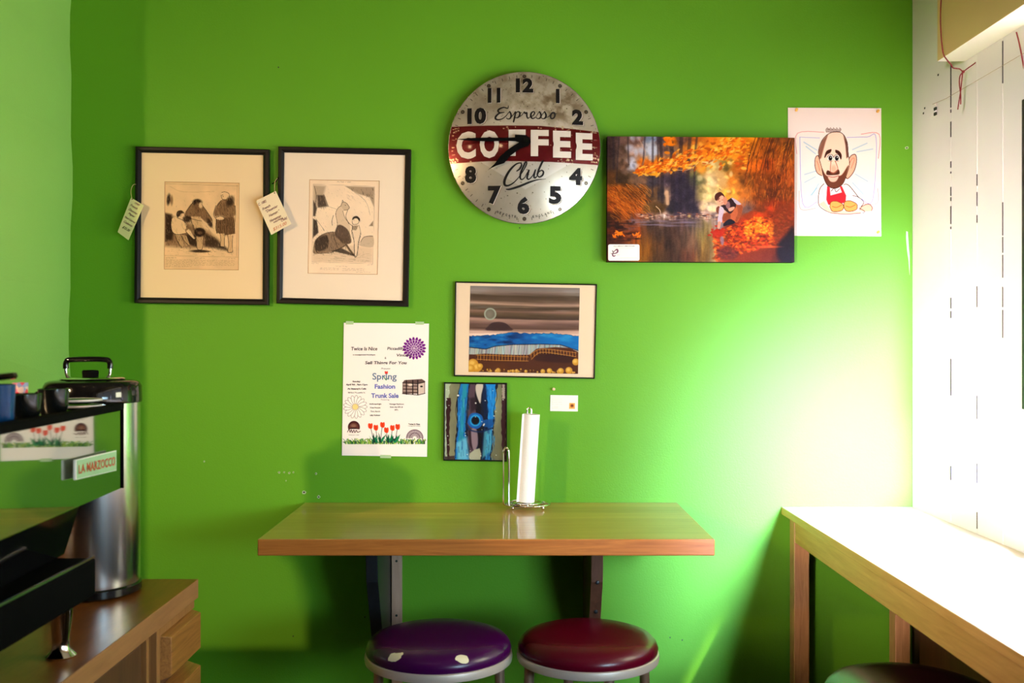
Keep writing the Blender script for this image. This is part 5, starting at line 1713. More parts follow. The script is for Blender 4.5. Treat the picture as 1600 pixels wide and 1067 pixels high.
# ---------------------------------------------------------------- caricature on white paper
def make_caricature():
    c = Canvas(50, 80, 700, 972, 240, 330, (250, 240, 234))
    K = (40, 18, 16); Sk = (248, 204, 180)
    # crayon frames and rays
    for p, col_ in (([(110, 400), (116, 258), (300, 250)], (230, 150, 150)), ([(560, 262), (684, 262), (680, 430)], (226, 130, 130)), ([(126, 660), (136, 786), (240, 780)], (236, 170, 164)), ([(676, 640), (672, 742), (560, 745)], (236, 176, 170)),
                    ([(132, 285), (150, 745), (250, 735)], (150, 160, 226)), ([(132, 285), (270, 290)], (170, 180, 230)), ([(460, 286), (600, 282), (664, 294), (642, 716), (560, 712)], (150, 160, 226))):
        c.line(p, 3.4, col_, 0.8, 3)
    for p in (([(160, 320), (250, 375)]), ([(500, 370), (600, 325)]), ([(530, 385), (640, 365)]), ([(165, 545), (245, 520)]), ([(215, 690), (262, 610)]), ([(205, 690), (250, 640)]), ([(500, 600), (575, 680)]), ([(520, 540), (606, 590)]), ([(165, 600), (240, 560)]), ([(175, 350), (240, 400)])):
        c.line(p, 8, (160, 206, 226), 0.55, 6)
    # ears
    c.poly([(275, 450), (258, 415), (240, 430), (236, 480), (252, 530), (285, 552), (292, 520)], Sk, 1, 3, 4); c.line([(275, 450), (258, 413), (240, 430), (236, 480), (252, 532), (285, 553)], 4, K, 0.9, 2)
    c.poly([(462, 460), (490, 410), (520, 405), (528, 450), (510, 520), (470, 570), (450, 560)], Sk, 1, 3, 4); c.line([(462, 455), (490, 412), (520, 405), (528, 450), (510, 520), (470, 570), (452, 562)], 4.5, K, 0.9, 2)
    c.line([(475, 470), (500, 430), (512, 440), (490, 500)], 3, (196, 120, 96), 0.7, 3); c.line([(250, 450), (262, 480), (270, 520)], 3, (196, 120, 96), 0.7, 3)
    # head
    head = [(268, 440), (262, 380), (285, 310), (330, 262), (390, 245), (435, 265), (462, 320), (470, 400), (478, 470), (460, 540), (430, 610), (380, 640), (330, 625), (300, 570), (285, 500)]
    c.poly(head, (252, 226, 208), 1, 3, 4)
    c.poly([(262, 380), (285, 310), (330, 262), (310, 320), (280, 430), (268, 440)], (120, 70, 50), 0.6, 8); c.poly([(435, 265), (462, 320), (470, 420), (458, 430), (450, 340)], (100, 56, 42), 0.75, 8)
    # beard
    c.poly([(285, 500), (310, 545), (340, 560), (380, 555), (425, 545), (470, 480), (455, 550), (428, 612), (380, 640), (330, 625), (300, 572)], (128, 78, 54), 0.85, 7, 4)
    c.poly([(330, 552), (400, 548), (385, 590), (345, 592)], (250, 222, 206), 0.9, 6, 4)
    c.poly([(318, 545), (325, 515), (365, 530), (400, 508), (408, 540), (365, 548)], (104, 60, 42), 0.9, 5, 4)
    c.line([(330, 556), (365, 562), (402, 552)], 4, (170, 70, 66), 0.9, 3)
    c.line(head + [head[0]], 4, K, 0.8, 2)
    # nose, eyes, brows
    c.line([(350, 440), (345, 520), (360, 535), (392, 520), (396, 495), (378, 450)], 4, (176, 104, 80), 0.9, 3); c.ell(368, 505, 22, 26, (244, 190, 166), 0.7, 0.5)
    for x in (345, 390):
        c.ell(x, 428, 20, 22, (248, 244, 240), 1, 0.1); c.ell(x, 430, 13, 17, (40, 30, 34), 1, 0.15); c.ell(x + 3, 424, 3.5, 3.5, (250, 250, 250), 1, 0.3)
        c.line([(x - 22, 425), (x - 10, 408), (x + 10, 406), (x + 22, 424)], 3.4, K, 0.9, 2); c.line([(x - 14, 448), (x, 452), (x + 14, 448)], 3, (160, 96, 80), 0.8, 2)
    c.poly([(303, 420), (318, 380), (352, 368), (345, 392), (322, 405), (308, 428)], (96, 54, 38), 0.95, 4, 3); c.poly([(380, 372), (408, 382), (424, 410), (418, 440), (400, 404), (382, 392)], (96, 54, 38), 0.95, 4, 3)
    for k in range(14):
        x = 318 + k * 7; c.line([(x, 250), (x - 4 + k, 232), (x + 8, 218 + (k % 3) * 6)], 3.5, (110, 66, 46), 0.85, 2.5)
    # shirt, apron
    c.poly([(300, 610), (345, 640), (430, 640), (470, 612), (520, 680), (560, 740), (460, 760), (330, 770), (262, 760), (268, 650)], (250, 238, 236), 1, 3, 2)
    c.line([(300, 608), (268, 652), (262, 750), (300, 790), (350, 812)], 4, K, 0.8, 2); c.line([(440, 612), (475, 620), (545, 706)], 4, K, 0.8, 2)
    for k in range(5): c.line([(278 + k * 9, 640), (276 + k * 9, 730)], 1.6, (190, 180, 200), 0.7, 2, 0)
    c.poly([(322, 625), (340, 630), (345, 690), (425, 668), (410, 625), (425, 625), (455, 690), (450, 740), (330, 755), (316, 720)], (222, 72, 84), 0.95, 3)
    c.line([(350, 660), (372, 640), (385, 665), (410, 642)], 3.5, K, 0.8, 2)
    # arms, hands, loaves
    c.poly([(262, 750), (300, 730), (345, 790), (560, 800), (560, 815), (370, 818), (320, 800)], (250, 220, 200), 1, 3)
    c.poly([(550, 790), (560, 765), (610, 748), (638, 770), (632, 795), (580, 800)], (250, 214, 190), 1, 3, 4); c.line([(550, 790), (565, 765), (612, 748), (638, 772), (632, 795)], 4, (150, 84, 60), 0.9, 2)
    c.line([(500, 690), (540, 700), (578, 735), (560, 765)], 3.4, K, 0.8, 2); c.line([(545, 775), (585, 800), (570, 812)], 3.4, K, 0.7, 2)
    for x, y in ((388, 765), (485, 762)):
        c.poly([(x - 48, y + 5), (x - 40, y - 28), (x - 8, y - 38), (x + 20, y - 28), (x + 46, y - 10), (x + 44, y + 22), (x + 10, y + 36), (x - 30, y + 34)], (244, 196, 130), 1, 3, 4)
        c.line([(x - 48, y + 5), (x - 40, y - 28), (x - 8, y - 36), (x + 20, y - 28), (x + 46, y - 10), (x + 44, y + 22), (x + 10, y + 36), (x - 30, y + 34), (x - 48, y + 5)], 4, (120, 60, 40), 0.9, 2)
        c.line([(x - 30, y + 2), (x, y + 8), (x + 34, y - 8)], 4, (196, 120, 60), 0.9, 3)
    c.line([(350, 812), (450, 820), (555, 812)], 4, (150, 84, 70), 0.8, 3)
    c.a = (c.a * 0.985) ** 1.7
    return c
dK = WY - 0.004
t = thing('caricature_sheet', 'white paper sheet with a pinned caricature drawing of a bearded man holding bread', 'drawing', P(1304, 369, WY))
qk = [(1231.2, 168.2), (1377, 169.0), (1376.5, 369.2), (1232, 368.2)]
cv = make_caricature()
kq = quadmap(cv.x0, cv.y0, cv.x1, cv.y1, *qk, dK)
def kfn(x, y):
    X, Y, Z = kq(x, y)
    u = (x - 50) / 650; v = (y - 80) / 892
    return X, Y - 0.003 * np.clip(v - 0.85, 0, 1) / 0.15 * np.clip(u - 0.7, 0, 1) / 0.3 - 0.0012 * np.sin(v * 6) ** 2 * u, Z
cv.mesh('drawing', kfn, M['print'], t)
bm = bmesh.new(); slab(bm, qk, dK + 0.0004, dK + 0.0012); obj('sheet', bm, M['paper'], t)
def push_pin(px, py, label, m, d, dx=-0.002):
    c0 = P(px, py, WY)
    bm = bmesh.new()
    K = 16
    rings = []
    for r, yy in ((0.0045, WY - d), (0.0045, WY - d - 0.002), (0.0024, WY - d - 0.003), (0.0022, WY - d - 0.008), (0.0040, WY - d - 0.010), (0.0044, WY - d - 0.012), (0.0025, WY - d - 0.0135)):
        f = (WY - d - yy) / 0.0135
        rings.append([bm.verts.new((c0.x + dx * f + r * math.cos(2 * math.pi * k / K), yy, c0.z + 0.001 * f + r * math.sin(2 * math.pi * k / K))) for k in range(K)])
    for a, b in zip(rings[:-1], rings[1:]):
        for k in range(K):
            bm.faces.new((a[k], a[(k + 1) % K], b[(k + 1) % K], b[k]))
    bm.faces.new(rings[0]); bm.faces.new(rings[-1])
    tube(bm, [(c0.x, WY - d, c0.z), (c0.x, WY + 0.001, c0.z)], 0.0007, 6)
    tag(obj('push_pin', bm, m, None, True), label, 'pin', 'push pins')
for a in ((1243.5, 173, 'amber push pin in the top left corner of the caricature sheet', M['gold_pin'], 0.0055), (1370, 175, 'amber push pin in the top right corner of the caricature sheet', M['gold_pin'], 0.0065),
          (1370, 363.5, 'amber push pin in the bottom right corner of the caricature sheet', M['gold_pin'], 0.0085)):
    push_pin(*a)
M['pale_pin'] = mat('pale_wood_pin', (0.75, 0.52, 0.32, 1), 0.4)
push_pin(865.5, 608, 'pale push pin in the green wall above the small white card', M['pale_pin'], 0.0005)

# ---------------------------------------------------------------- layered landscape painting
def make_landscape():
    c = Canvas(258, 100, 1330, 948, 290, 230, (120, 98, 88))
    n = c.noise(900, 34, 31, 5); n2 = c.noise(500, 60, 32, 4)
    warp = 14 * np.sin((c.X - 258) / 1072 * 3.0)
    Y = c.Y - warp * 0.6
    # cloud bands by height
    ys = [100, 140, 190, 225, 262, 300, 330, 370, 400, 425, 470, 500, 530, 560, 600]
    cs = [(136, 130, 128), (150, 132, 124), (92, 76, 58), (112, 92, 78), (190, 160, 142), (84, 70, 54), (152, 122, 108), (104, 86, 66), (84, 66, 56), (176, 144, 132), (140, 112, 102), (100, 76, 66), (190, 160, 146), (236, 210, 196), (240, 216, 204)]
    Yv = Y + (n - 0.5) * 60
    for ch in range(3):
        c.a[..., ch] = np.interp(Yv, ys, [q[ch] for q in cs]) / 255
    c.a = np.clip(c.a * (0.85 + 0.34 * n2)[..., None], 0, 1)
    c.blend((slice(None), slice(None)), np.clip((n2 - 0.55) * 4, 0, 1) * (Y < 330), (150, 156, 160), 0.4)
    # low dark sun
    c.poly([(428, 535), (440, 495), (480, 460), (545, 450), (610, 462), (655, 498), (672, 532)], (72, 50, 54), 0.8, 8, 3)
    c.ell(458, 374, 60, 60, (168, 176, 160), 1, 0.04); c.ell(458, 374, 46, 47, (124, 116, 104), 0.9, 0.1); c.ell(450, 380, 30, 30, (150, 140, 128), 0.6, 0.6)
    # blue sea
    rs = R_(5)
    x = np.linspace(258, 1330, 60)
    ytop = 600 - 44 * np.clip((x - 258) / 420, 0, 1) + 10 * np.sin(x / 60) * 0.4 + rs.uniform(-6, 6, 60) + 16 * np.clip((x - 1150) / 180, 0, 1)
    ybot = np.interp(x, [258, 420, 520, 680, 800, 980, 1150, 1330], [706, 722, 690, 672, 668, 662, 664, 720])
    c.poly(list(zip(x, ytop)) + list(zip(x[::-1], ybot[::-1])), (22, 110, 176), 1, 4)
    w_ = c.noise(160, 50, 41, 4)
    msk = (c.Y > np.interp(c.X, x, ytop) + 4) & (c.Y < np.interp(c.X, x, ybot) - 2)
    c.blend((slice(None), slice(None)), msk * np.clip((w_ - 0.5) * 4, 0, 1), (110, 196, 226), 0.6)
    c.blend((slice(None), slice(None)), msk * np.clip((0.46 - w_) * 5, 0, 1) * np.clip((900 - c.X) / 300, 0, 1), (10, 40, 92), 0.9)
    c.blend((slice(None), slice(None)), msk * np.clip((c.X - 850) / 250, 0, 1) * 0.8, (24, 140, 206), 0.6)
    c.line([(a, b) for a, b in zip(x, ytop)], 4, (30, 60, 80), 0.7, 3, 0)
    c.line([(a, b) for a, b in zip(x, ybot)], 9, (16, 12, 30), 0.85, 6, 0)
    # crystal fringe
    yb2 = np.interp(x, [258, 320, 420, 540, 700, 850, 920, 1100, 1250, 1330], [775, 775, 765, 768, 772, 768, 705, 688, 694, 735])
    c.poly(list(zip(x, ybot + 4)) + list(zip(x[::-1], yb2[::-1])), (170, 176, 172), 1, 4)
    for k in range(150):
        xx = rs.uniform(262, 1326); a = np.interp(xx, x, ybot) + 6; b = np.interp(xx, x, yb2)
        c.line([(xx, a), (xx + rs.uniform(-14, 8), b)], rs.uniform(4, 11), [(214, 216, 220), (126, 116, 130), (186, 160, 176), (150, 196, 204), (200, 206, 180)][rs.randint(5)], 0.55, 4, 0)
    # brown ground
    c.poly(list(zip(x, yb2)) + [(1330, 948), (258, 948)], (96, 54, 34), 1, 4)
    g_ = c.noise(220, 80, 51, 4)
    mg = c.Y > np.interp(c.X, x, yb2) + 2
    c.blend((slice(None), slice(None)), mg * np.clip((g_ - 0.45) * 3, 0, 1), (120, 74, 30), 0.55)
    c.poly([(900, 800), (980, 755), (1150, 750), (1300, 790), (1260, 840), (960, 830)], (70, 38, 36), 0.85, 20, 3)
    # golden rail fence
    gold = (216, 160, 78)
    r1 = [(330, 782), (500, 782), (840, 790)]; r2 = [(330, 820), (500, 828), (840, 830)]
    c.line(r1, 4, gold, 0.95, 2); c.line(r2, 4, gold, 0.95, 2)
    c.line([(850, 770), (950, 712), (1100, 716), (1310, 740)], 4, gold, 0.95, 2); c.line([(870, 815), (950, 745), (1100, 750), (1300, 778)], 4, gold, 0.95, 2)
    for k in range(17): xx = 345 + k * 30; c.line([(xx, 768), (xx + rs.uniform(-4, 4), 832)], 3.6, gold, 0.95, 2, 0)
    for k in range(16):
        xx = 865 + k * 29; yy = np.interp(xx, [850, 950, 1100, 1310], [765, 705, 710, 735]); c.line([(xx, yy), (xx + 4, yy + 48)], 3.6, gold, 0.95, 2, 0)
    for k in range(46):
        xx = rs.uniform(262, 1320); r = rs.uniform(8, 24) if rs.rand() < 0.5 else rs.uniform(4, 9)
        c.ell(xx, 942 - r * 0.6 - (rs.uniform(0, 26) if r < 9 else 0), r, r, (206, 162, 70), 0.95, 0.15); c.ell(xx - r * .2, 940 - r * 0.8, r * 0.5, r * 0.5, (236, 204, 130), 0.7, 0.5)
    for (xx, yy, r) in ((300, 870, 52), (340, 905, 44), (370, 890, 28), (1160, 922, 30), (1240, 915, 34), (1050, 922, 26), (1305, 830, 34), (280, 915, 40)):
        c.ell(xx, yy, r, r, (204, 156, 60), 1, 0.1); c.ell(xx - r * .2, yy - r * .2, r * 0.55, r * 0.5, (238, 206, 122), 0.7, 0.5)
    c.a = np.clip(c.a, 0, 1) ** 1.25
    return c
def thin_frame(name, label, quad, winq, cv, frame_w, wpx, matm):
    fy = WY - 0.016
    t = thing(name, label, 'picture', P((quad[0][0] + quad[2][0]) / 2, quad[2][1], WY - 0.008))
    bm = bmesh.new(); moulding(bm, quad, frame_w, fy, WY - 0.001, fy, 0.001)
    obj('frame', bm, M['black_frame'], t)
    i = wpx - 1
    iq = [(quad[0][0] + i, quad[0][1] + i), (quad[1][0] - i, quad[1][1] + i), (quad[2][0] - i, quad[2][1] - i), (quad[3][0] + i, quad[3][1] - i)]
    bm = bmesh.new(); slab(bm, iq, WY - 0.0105, WY - 0.004); obj('mat_board' if matm is not M['black_matte'] else 'backing', bm, matm, t)
    cv.mesh('painting', quadmap(cv.x0, cv.y0, cv.x1, cv.y1, *winq, WY - 0.0112), M['paint_art'], t)
    picture_glass(quad, wpx - 0.6, WY - 0.0138, t)
    return t
thin_frame('framed_painting', 'thin black framed landscape painting with a blue sea and golden fence below the clock',
           [(711, 439.5), (933.2, 443.8), (929.6, 592), (709, 587.8)], [(735, 446.5), (906, 450), (903.2, 584.2), (732, 581)], make_landscape(), 0.0042, 2.2, M['mat_beige'])

# ---------------------------------------------------------------- blue agate ink painting
def make_agate():
    c = Canvas(65, 38, 545, 632, 170, 210, (128, 128, 98))
    n = c.noise(90, 200, 61, 4)
    c.a *= (0.8 + 0.4 * n)[..., None]
    rs = R_(9)
    def col_band(xs, xe, col_, a=1.0, jag=8, soft=3, y0=38, y1=632):
        ys = np.linspace(y0, y1, 26)
        L_ = [(np.interp(y, xs[1], xs[0]) + rs.uniform(-jag, jag), y) for y in ys]; R2 = [(np.interp(y, xe[1], xe[0]) + rs.uniform(-jag, jag), y) for y in ys]
        c.poly(L_ + R2[::-1], col_, a, soft)
    Y4 = [38, 180, 340, 480, 632]
    col_band(([66, 66, 66, 66, 66], Y4), ([106, 84, 80, 84, 84], Y4), (176, 190, 160))
    col_band(([84, 78, 74, 80, 88], Y4), ([100, 112, 104, 102, 104], Y4), (52, 22, 26), 1, 5, 3, 150, 632)
    c.poly([(66, 610), (150, 600), (230, 632), (66, 632)], (60, 44, 44), 0.9, 6)
    col_band(([516, 512, 508, 514, 520], Y4), ([545, 545, 545, 545, 545], Y4), (60, 30, 40), 1, 5)
    col_band(([516, 516, 530, 535, 535], Y4), ([535, 540, 540, 545, 545], Y4), (190, 180, 160), 0.8, 3, 3, 38, 150)
    # outer black lines, blue columns
    col_band(([186, 158, 162, 150, 142], Y4), ([480, 462, 452, 446, 430], Y4), (16, 22, 42), 1, 6)
    col_band(([190, 164, 168, 156, 148], Y4), ([256, 236, 222, 232, 250], Y4), (24, 112, 186), 1, 7)
    col_band(([204, 196, 186, 176, 166], Y4), ([244, 226, 210, 214, 226], Y4), (34, 140, 160), 0.9, 7, 8)
    col_band(([372, 400, 404, 384, 356], Y4), ([462, 466, 446, 440, 420], Y4), (24, 128, 206), 1, 7)
    col_band(([360, 366, 378, 366, 350], Y4), ([388, 404, 408, 392, 380], Y4), (8, 26, 60), 0.9, 6, 6)
    col_band(([256, 250, 246, 246, 262], Y4), ([308, 318, 310, 320, 312], Y4), (84, 62, 74), 1, 8, 8)
    col_band(([300, 304, 320, 330, 330], Y4), ([362, 350, 340, 352, 350], Y4), (20, 14, 22), 1, 6, 6)
    c.poly([(312, 40), (366, 40), (352, 120), (344, 190), (322, 150), (306, 90)], (196, 184, 172), 1, 8, 3)
    c.poly([(262, 150), (310, 140), (318, 230), (270, 260)], (40, 26, 36), 0.9, 16)
    c.poly([(276, 390), (316, 400), (326, 500), (300, 560), (276, 500)], (150, 128, 136), 0.9, 10, 3)
    c.poly([(250, 400), (268, 400), (276, 500), (286, 560), (262, 520)], (44, 26, 36), 0.9, 6)
    c.poly([(160, 500), (240, 450), (262, 632), (170, 632)], (110, 186, 214), 0.85, 20); c.poly([(376, 400), (430, 390), (436, 560), (360, 620)], (96, 190, 206), 0.75, 16)
    c.poly([(264, 580), (340, 540), (346, 632), (266, 632)], (176, 178, 152), 1, 8, 2)
    for k in range(150):
        x, y = rs.choice([rs.uniform(160, 250), rs.uniform(376, 460)]), rs.uniform(45, 625)
        c.line([(x, y), (x + rs.uniform(-4, 4), y + rs.uniform(20, 70))], rs.uniform(2, 7), [(20, 70, 140), (60, 170, 220), (120, 200, 226), (12, 90, 170), (16, 40, 90)][rs.randint(5)], 0.45, 4, 0)
    for p in ([(186, 40), (160, 160), (150, 260), (170, 380), (150, 480), (150, 620)], [(462, 60), (476, 140), (450, 230), (452, 330), (436, 430), (436, 520), (416, 600)]):
        c.line(p, 4, (12, 12, 24), 0.9, 3)
    # the eye
    c.line([(230, 350), (270, 400), (350, 410), (440, 380)], 12, (14, 34, 80), 0.8, 8)
    c.poly([(360, 320), (440, 310), (452, 350), (420, 380), (370, 370)], (20, 80, 150), 0.9, 8)
    c.poly([(244, 330), (262, 280), (300, 264), (345, 276), (366, 310), (356, 360), (320, 388), (276, 380), (250, 356)], (20, 88, 168), 1, 4, 4)
    c.ell(305, 324, 44, 46, (30, 150, 210), 1, 0.08); c.ell(305, 324, 32, 33, (10, 30, 60), 1, 0.06); c.ell(304, 324, 24, 25, (14, 12, 14), 1, 0.1)
    for k in range(24):
        x, y = rs.choice([rs.uniform(70, 110), rs.uniform(430, 470), rs.uniform(500, 540), rs.uniform(220, 400)]), rs.uniform(60, 620)
        c.ell(x, y, rs.uniform(2, 6), rs.uniform(2, 5), (220, 226, 214), 0.9, 0.3)
    c.ell(168, 130, 9, 7, (236, 236, 226), 1, 0.2); c.ell(307, 188, 6, 6, (226, 220, 214), 1, 0.2); c.ell(372, 356, 6, 12, (226, 226, 220), 1, 0.3, 0.5)
    return c
thin_frame('framed_painting', 'small dark framed blue and black ink painting with a round eye',
           [(693.6, 597.2), (792.4, 598.4), (792.2, 721.2), (692.6, 719.8)], [(695.6, 599.2), (790.4, 600.4), (790.2, 719.2), (694.6, 717.8)], make_agate(), 0.0042, 2.2, M['black_matte'])

# ---------------------------------------------------------------- trunk sale flyer
def make_flyer():
    c = Canvas(65, 66, 700, 1040, 300, 460, (250, 240, 236))
    K = (50, 34, 44)
    # purple dahlia
    for ring, (n_, r0, r1, wd) in enumerate(((19, 50, 84, 19), (17, 32, 60, 17), (13, 16, 40, 14), (8, 4, 22, 10))):
        for k in range(n_):
            a = 2 * math.pi * (k + 0.5 * (ring % 2)) / n_
            ca, sa = math.cos(a), math.sin(a)
            c.ell(591 + ca * (r0 + r1) / 2, 251 + sa * (r0 + r1) / 2 * 0.95, (r1 - r0) / 2 + 3, wd * 0.5 + 2.5, (250, 240, 236), 1, 0.1, a)
            c.ell(591 + ca * (r0 + r1) / 2, 251 + sa * (r0 + r1) / 2 * 0.95, (r1 - r0) / 2 + 1, wd * 0.5, (112, 24, 128), 1, 0.12, a)
    # daisy
    for k in range(17):
        a = 2 * math.pi * k / 17
        ca, sa = math.cos(a), math.sin(a)
        ex, ey = 163 + ca * 54, 676 + sa * 52
        c.ell(ex, ey, 33, 14, (110, 92, 96), 1, 0.05, a); c.ell(ex, ey, 30.5, 11.5, (252, 244, 240), 1, 0.05, a)
    c.ell(163, 676, 21, 21, (250, 216, 140), 1, 0.1)
    # trunk
    c.poly([(506, 500), (520, 482), (645, 474), (668, 488), (668, 580), (505, 580)], (96, 74, 70), 1, 3)
    c.poly([(620, 510), (664, 500), (664, 582), (620, 588)], (214, 190, 178), 1, 3); c.ell(643, 528, 10, 6, (40, 30, 30), 1, 0.2)
    for y in (505, 528, 552): c.poly([(510, y), (616, y + 2), (616, y + 16), (510, y + 14)], (170, 146, 136), 0.9, 3)
    for x in (534, 580, 616): c.line([(x, 484), (x, 584)], 8, (40, 28, 30), 1, 2, 0)
    c.line([(506, 500), (616, 508), (668, 494)], 5, (34, 24, 26), 1, 2, 0); c.line([(505, 580), (618, 590), (668, 578)], 5, (34, 24, 26), 1, 2, 0); c.ell(562, 516, 16, 8, (226, 206, 190), 1, 0.2)
    # cup logo
    c.ell(153, 822, 43, 44, (60, 24, 28), 1, 0.06); c.ell(153, 822, 34, 34, (96, 50, 44), 1, 0.1); c.ell(150, 812, 20, 12, (150, 110, 90), 0.8, 0.4); c.ell(153, 838, 30, 12, (40, 16, 20), 0.9, 0.2)
    c.poly([(104, 860), (120, 838), (190, 838), (204, 856), (190, 866), (118, 868)], (244, 232, 228), 0.95, 3, 3)
    c.line([(106, 858), (118, 840), (126, 860), (134, 842), (142, 862), (152, 844), (160, 862), (170, 846), (180, 860), (200, 852)], 4.5, (60, 24, 36), 0.95, 2)
    # half-round lace logo
    for r in (60, 50, 38, 27, 16):
        p = [(594 + r * math.cos(a), 902 + r * math.sin(a)) for a in np.linspace(math.pi, 2 * math.pi, 26)]
        c.line(p, 5 if r in (60, 38) else 3, (92, 60, 80), 0.95, 2, 0)
    for r, n_ in ((55, 22), (44, 18), (33, 14), (22, 9)):
        for k in range(n_):
            a = math.pi + math.pi * (k + 0.5) / n_; c.ell(594 + r * math.cos(a), 902 + r * math.sin(a), 3, 3, (76, 46, 66), 0.9, 0.2)
    # grass and tulips
    rs = R_(2)
    for k in range(330):
        x = rs.uniform(84, 668); h_ = rs.uniform(12, 40); dx = rs.uniform(-20, 20)
        c.line([(x, 944), (x + dx * 0.3, 944 - h_ * 0.6), (x + dx, 944 - h_)], rs.uniform(2.5, 5), [(60, 140, 40), (150, 200, 60), (30, 30, 30), (36, 120, 60), (200, 216, 90), (20, 84, 60)][rs.randint(6)], 0.95, 2, 3)
    for x, y, xb in ((272, 816, 296), (312, 828, 322), (360, 808, 346), (388, 846, 400), (432, 830, 420), (470, 822, 452)):
        c.line([(x, y), (x + (xb - x) * 0.5, y + 50), (xb, 930)], 4, (50, 40, 54), 1, 2)
        for k in range(5):
            dx = rs.uniform(-44, 44); h_ = rs.uniform(30, 78)
            c.poly([(xb - 8, 936), (xb + dx * 0.4 - 5, 936 - h_ * 0.6), (xb + dx, 936 - h_), (xb + dx * 0.5 + 7, 936 - h_ * 0.5), (xb + 8, 936)], [(20, 110, 70), (30, 130, 80), (24, 60, 50)][rs.randint(3)], 1, 2)
        c.poly([(x - 16, y - 14), (x - 8, y - 22), (x + 2, y - 17), (x + 12, y - 22), (x + 17, y - 6), (x + 13, y + 15), (x, y + 19), (x - 14, y + 10)], (232, 66, 30), 1, 2, 3)
        c.line([(x - 2, y - 12), (x + 3, y + 12)], 3, (170, 30, 24), 0.8, 2, 0)
    # tulip in the title
    c.poly([(376, 420), (382, 416), (388, 422), (394, 415), (400, 422), (397, 438), (388, 443), (379, 436)], (226, 52, 40), 1, 2)
    c.line([(388, 440), (387, 482)], 4, (40, 110, 60), 1, 2, 0); c.line([(368, 454), (380, 474), (387, 480)], 6, (40, 120, 60), 1, 2); c.line([(406, 462), (396, 472), (388, 480)], 5, (40, 120, 60), 1, 2)
    return c
dF = WY - 0.003
t = thing('flyer', 'white spring fashion trunk sale flyer with tulips taped to the green wall', 'poster', P(602, 713, WY))
qf = [(537.2, 504.2), (670.3, 505.6), (667.2, 713.6), (534.2, 711.6)]
cv = make_flyer()
ff = quadmap(65, 66, 700, 1040, *[(520 + x / 4.641, 490 + y / 4.641) for x, y in ((78, 68), (699, 72), (684, 1036), (66, 1028))], dF - 0.0003)
# drawing frame follows the sheet: convert absolute zoom coordinates straight to photo pixels
def abs_fn(depth):
    def fn(x, y):
        px = 520 + x / 4.641; py = 490 + y / 4.641
        X = (px - 800) * depth / FPX; Z = CAMZ - (py - 533.5) * depth / FPX
        if isinstance(X, np.ndarray): return X, np.full_like(X, depth), Z
        return Vector((X, depth, Z))
    return fn
lx = np.interp(cv.Y, [68, 1030], [79.5, 66.5]); rx = np.interp(cv.Y, [70, 1036], [698.5, 683])
mk = (cv.X > lx + 2) & (cv.X < rx - 2) & (cv.Y > 72) & (cv.Y < 1027)
cv.mesh('artwork', abs_fn(dF - 0.0003), M['print'], t, mask=mk)
bm = bmesh.new(); slab(bm, qf, dF, dF + 0.0008); obj('sheet', bm, M['paper'], t)
bm = bmesh.new(); fn = abs_fn(dF - 0.0008)
text(bm, 'Twice Is Nice', 228, 254, 190, 26, fn, mi=0, shear=0.12, bold=0.022)
text(bm, 'Piccadilly', 458, 256, 126, 28, fn, mi=0, shear=0.12, bold=0.022)
text(bm, 'Vintage', 516, 304, 108, 26, fn, mi=0, shear=0.12, bold=0.022)
text(bm, 'a consignment boutique', 227, 299, 162, 11, fn, mi=0, bold=0.045)
text(bm, '&', 382, 321, 12, 15, fn, mi=0)
text(bm, 'Sell Things For You', 385, 359, 302, 30, fn, mi=0, shear=0.12, bold=0.022)
text(bm, 'Present', 384, 398, 66, 12, fn, mi=0, shear=0.2)
text(bm, 'Spring', 375, 462, 176, 64, fn, mi=1, bold=0.015)
text(bm, 'Fashion', 378, 528, 148, 34, fn, mi=2, bold=0.03)
text(bm, 'Trunk Sale', 378, 594, 198, 35, fn, mi=2, bold=0.03)
text(bm, 'Featuring', 380, 625, 62, 11, fn, mi=0, shear=0.2)
text(bm, 'Sunday', 172, 493, 58, 15, fn, mi=0, bold=0.045)
text(bm, 'April 9th , 9am-12pm', 174, 516, 156, 16, fn, mi=0, bold=0.045)
text(bm, "At Steamy's Cafe", 174, 546, 136, 16, fn, mi=0, bold=0.045)
text(bm, '38 East Piccadilly St.', 173, 574, 128, 12, fn, mi=0, bold=0.01)
for s, x, y, w_, h_ in (('Anthropologie', 308, 656, 88, 13), ('Free People', 308, 683, 74, 12), ('Tory Burch', 308, 710, 70, 12), ('Lilly Pulitzer', 307, 738, 76, 12), ('Vintage Fashions', 462, 657, 108, 12), ("from the 50's &", 461, 677, 94, 11), ("60's", 461, 697, 26, 10), ('Twice Is Nice', 590, 801, 84, 12), ('a consignment boutique', 590, 815, 88, 6), ("Steamy's cafe", 152, 880, 76, 6)):
    text(bm, s, x, y, w_, h_, fn, mi=0, bold=0.03)
obj('lettering', bm, [M['ink_soft'], M['ink_slate'], M['ink_blue']], t, recalc=False)
for q in ([(540.5, 501.6), (552.5, 501.9), (552.3, 507), (540.3, 506.8)], [(649, 502.4), (662.5, 502.7), (662.3, 507.4), (649, 507.2)], [(594, 710.5), (611, 710.8), (611, 715.8), (594, 715.5)]):
    bm = bmesh.new(); slab(bm, q, dF - 0.0014, dF - 0.0011); obj('tape', bm, M['tape'], t)

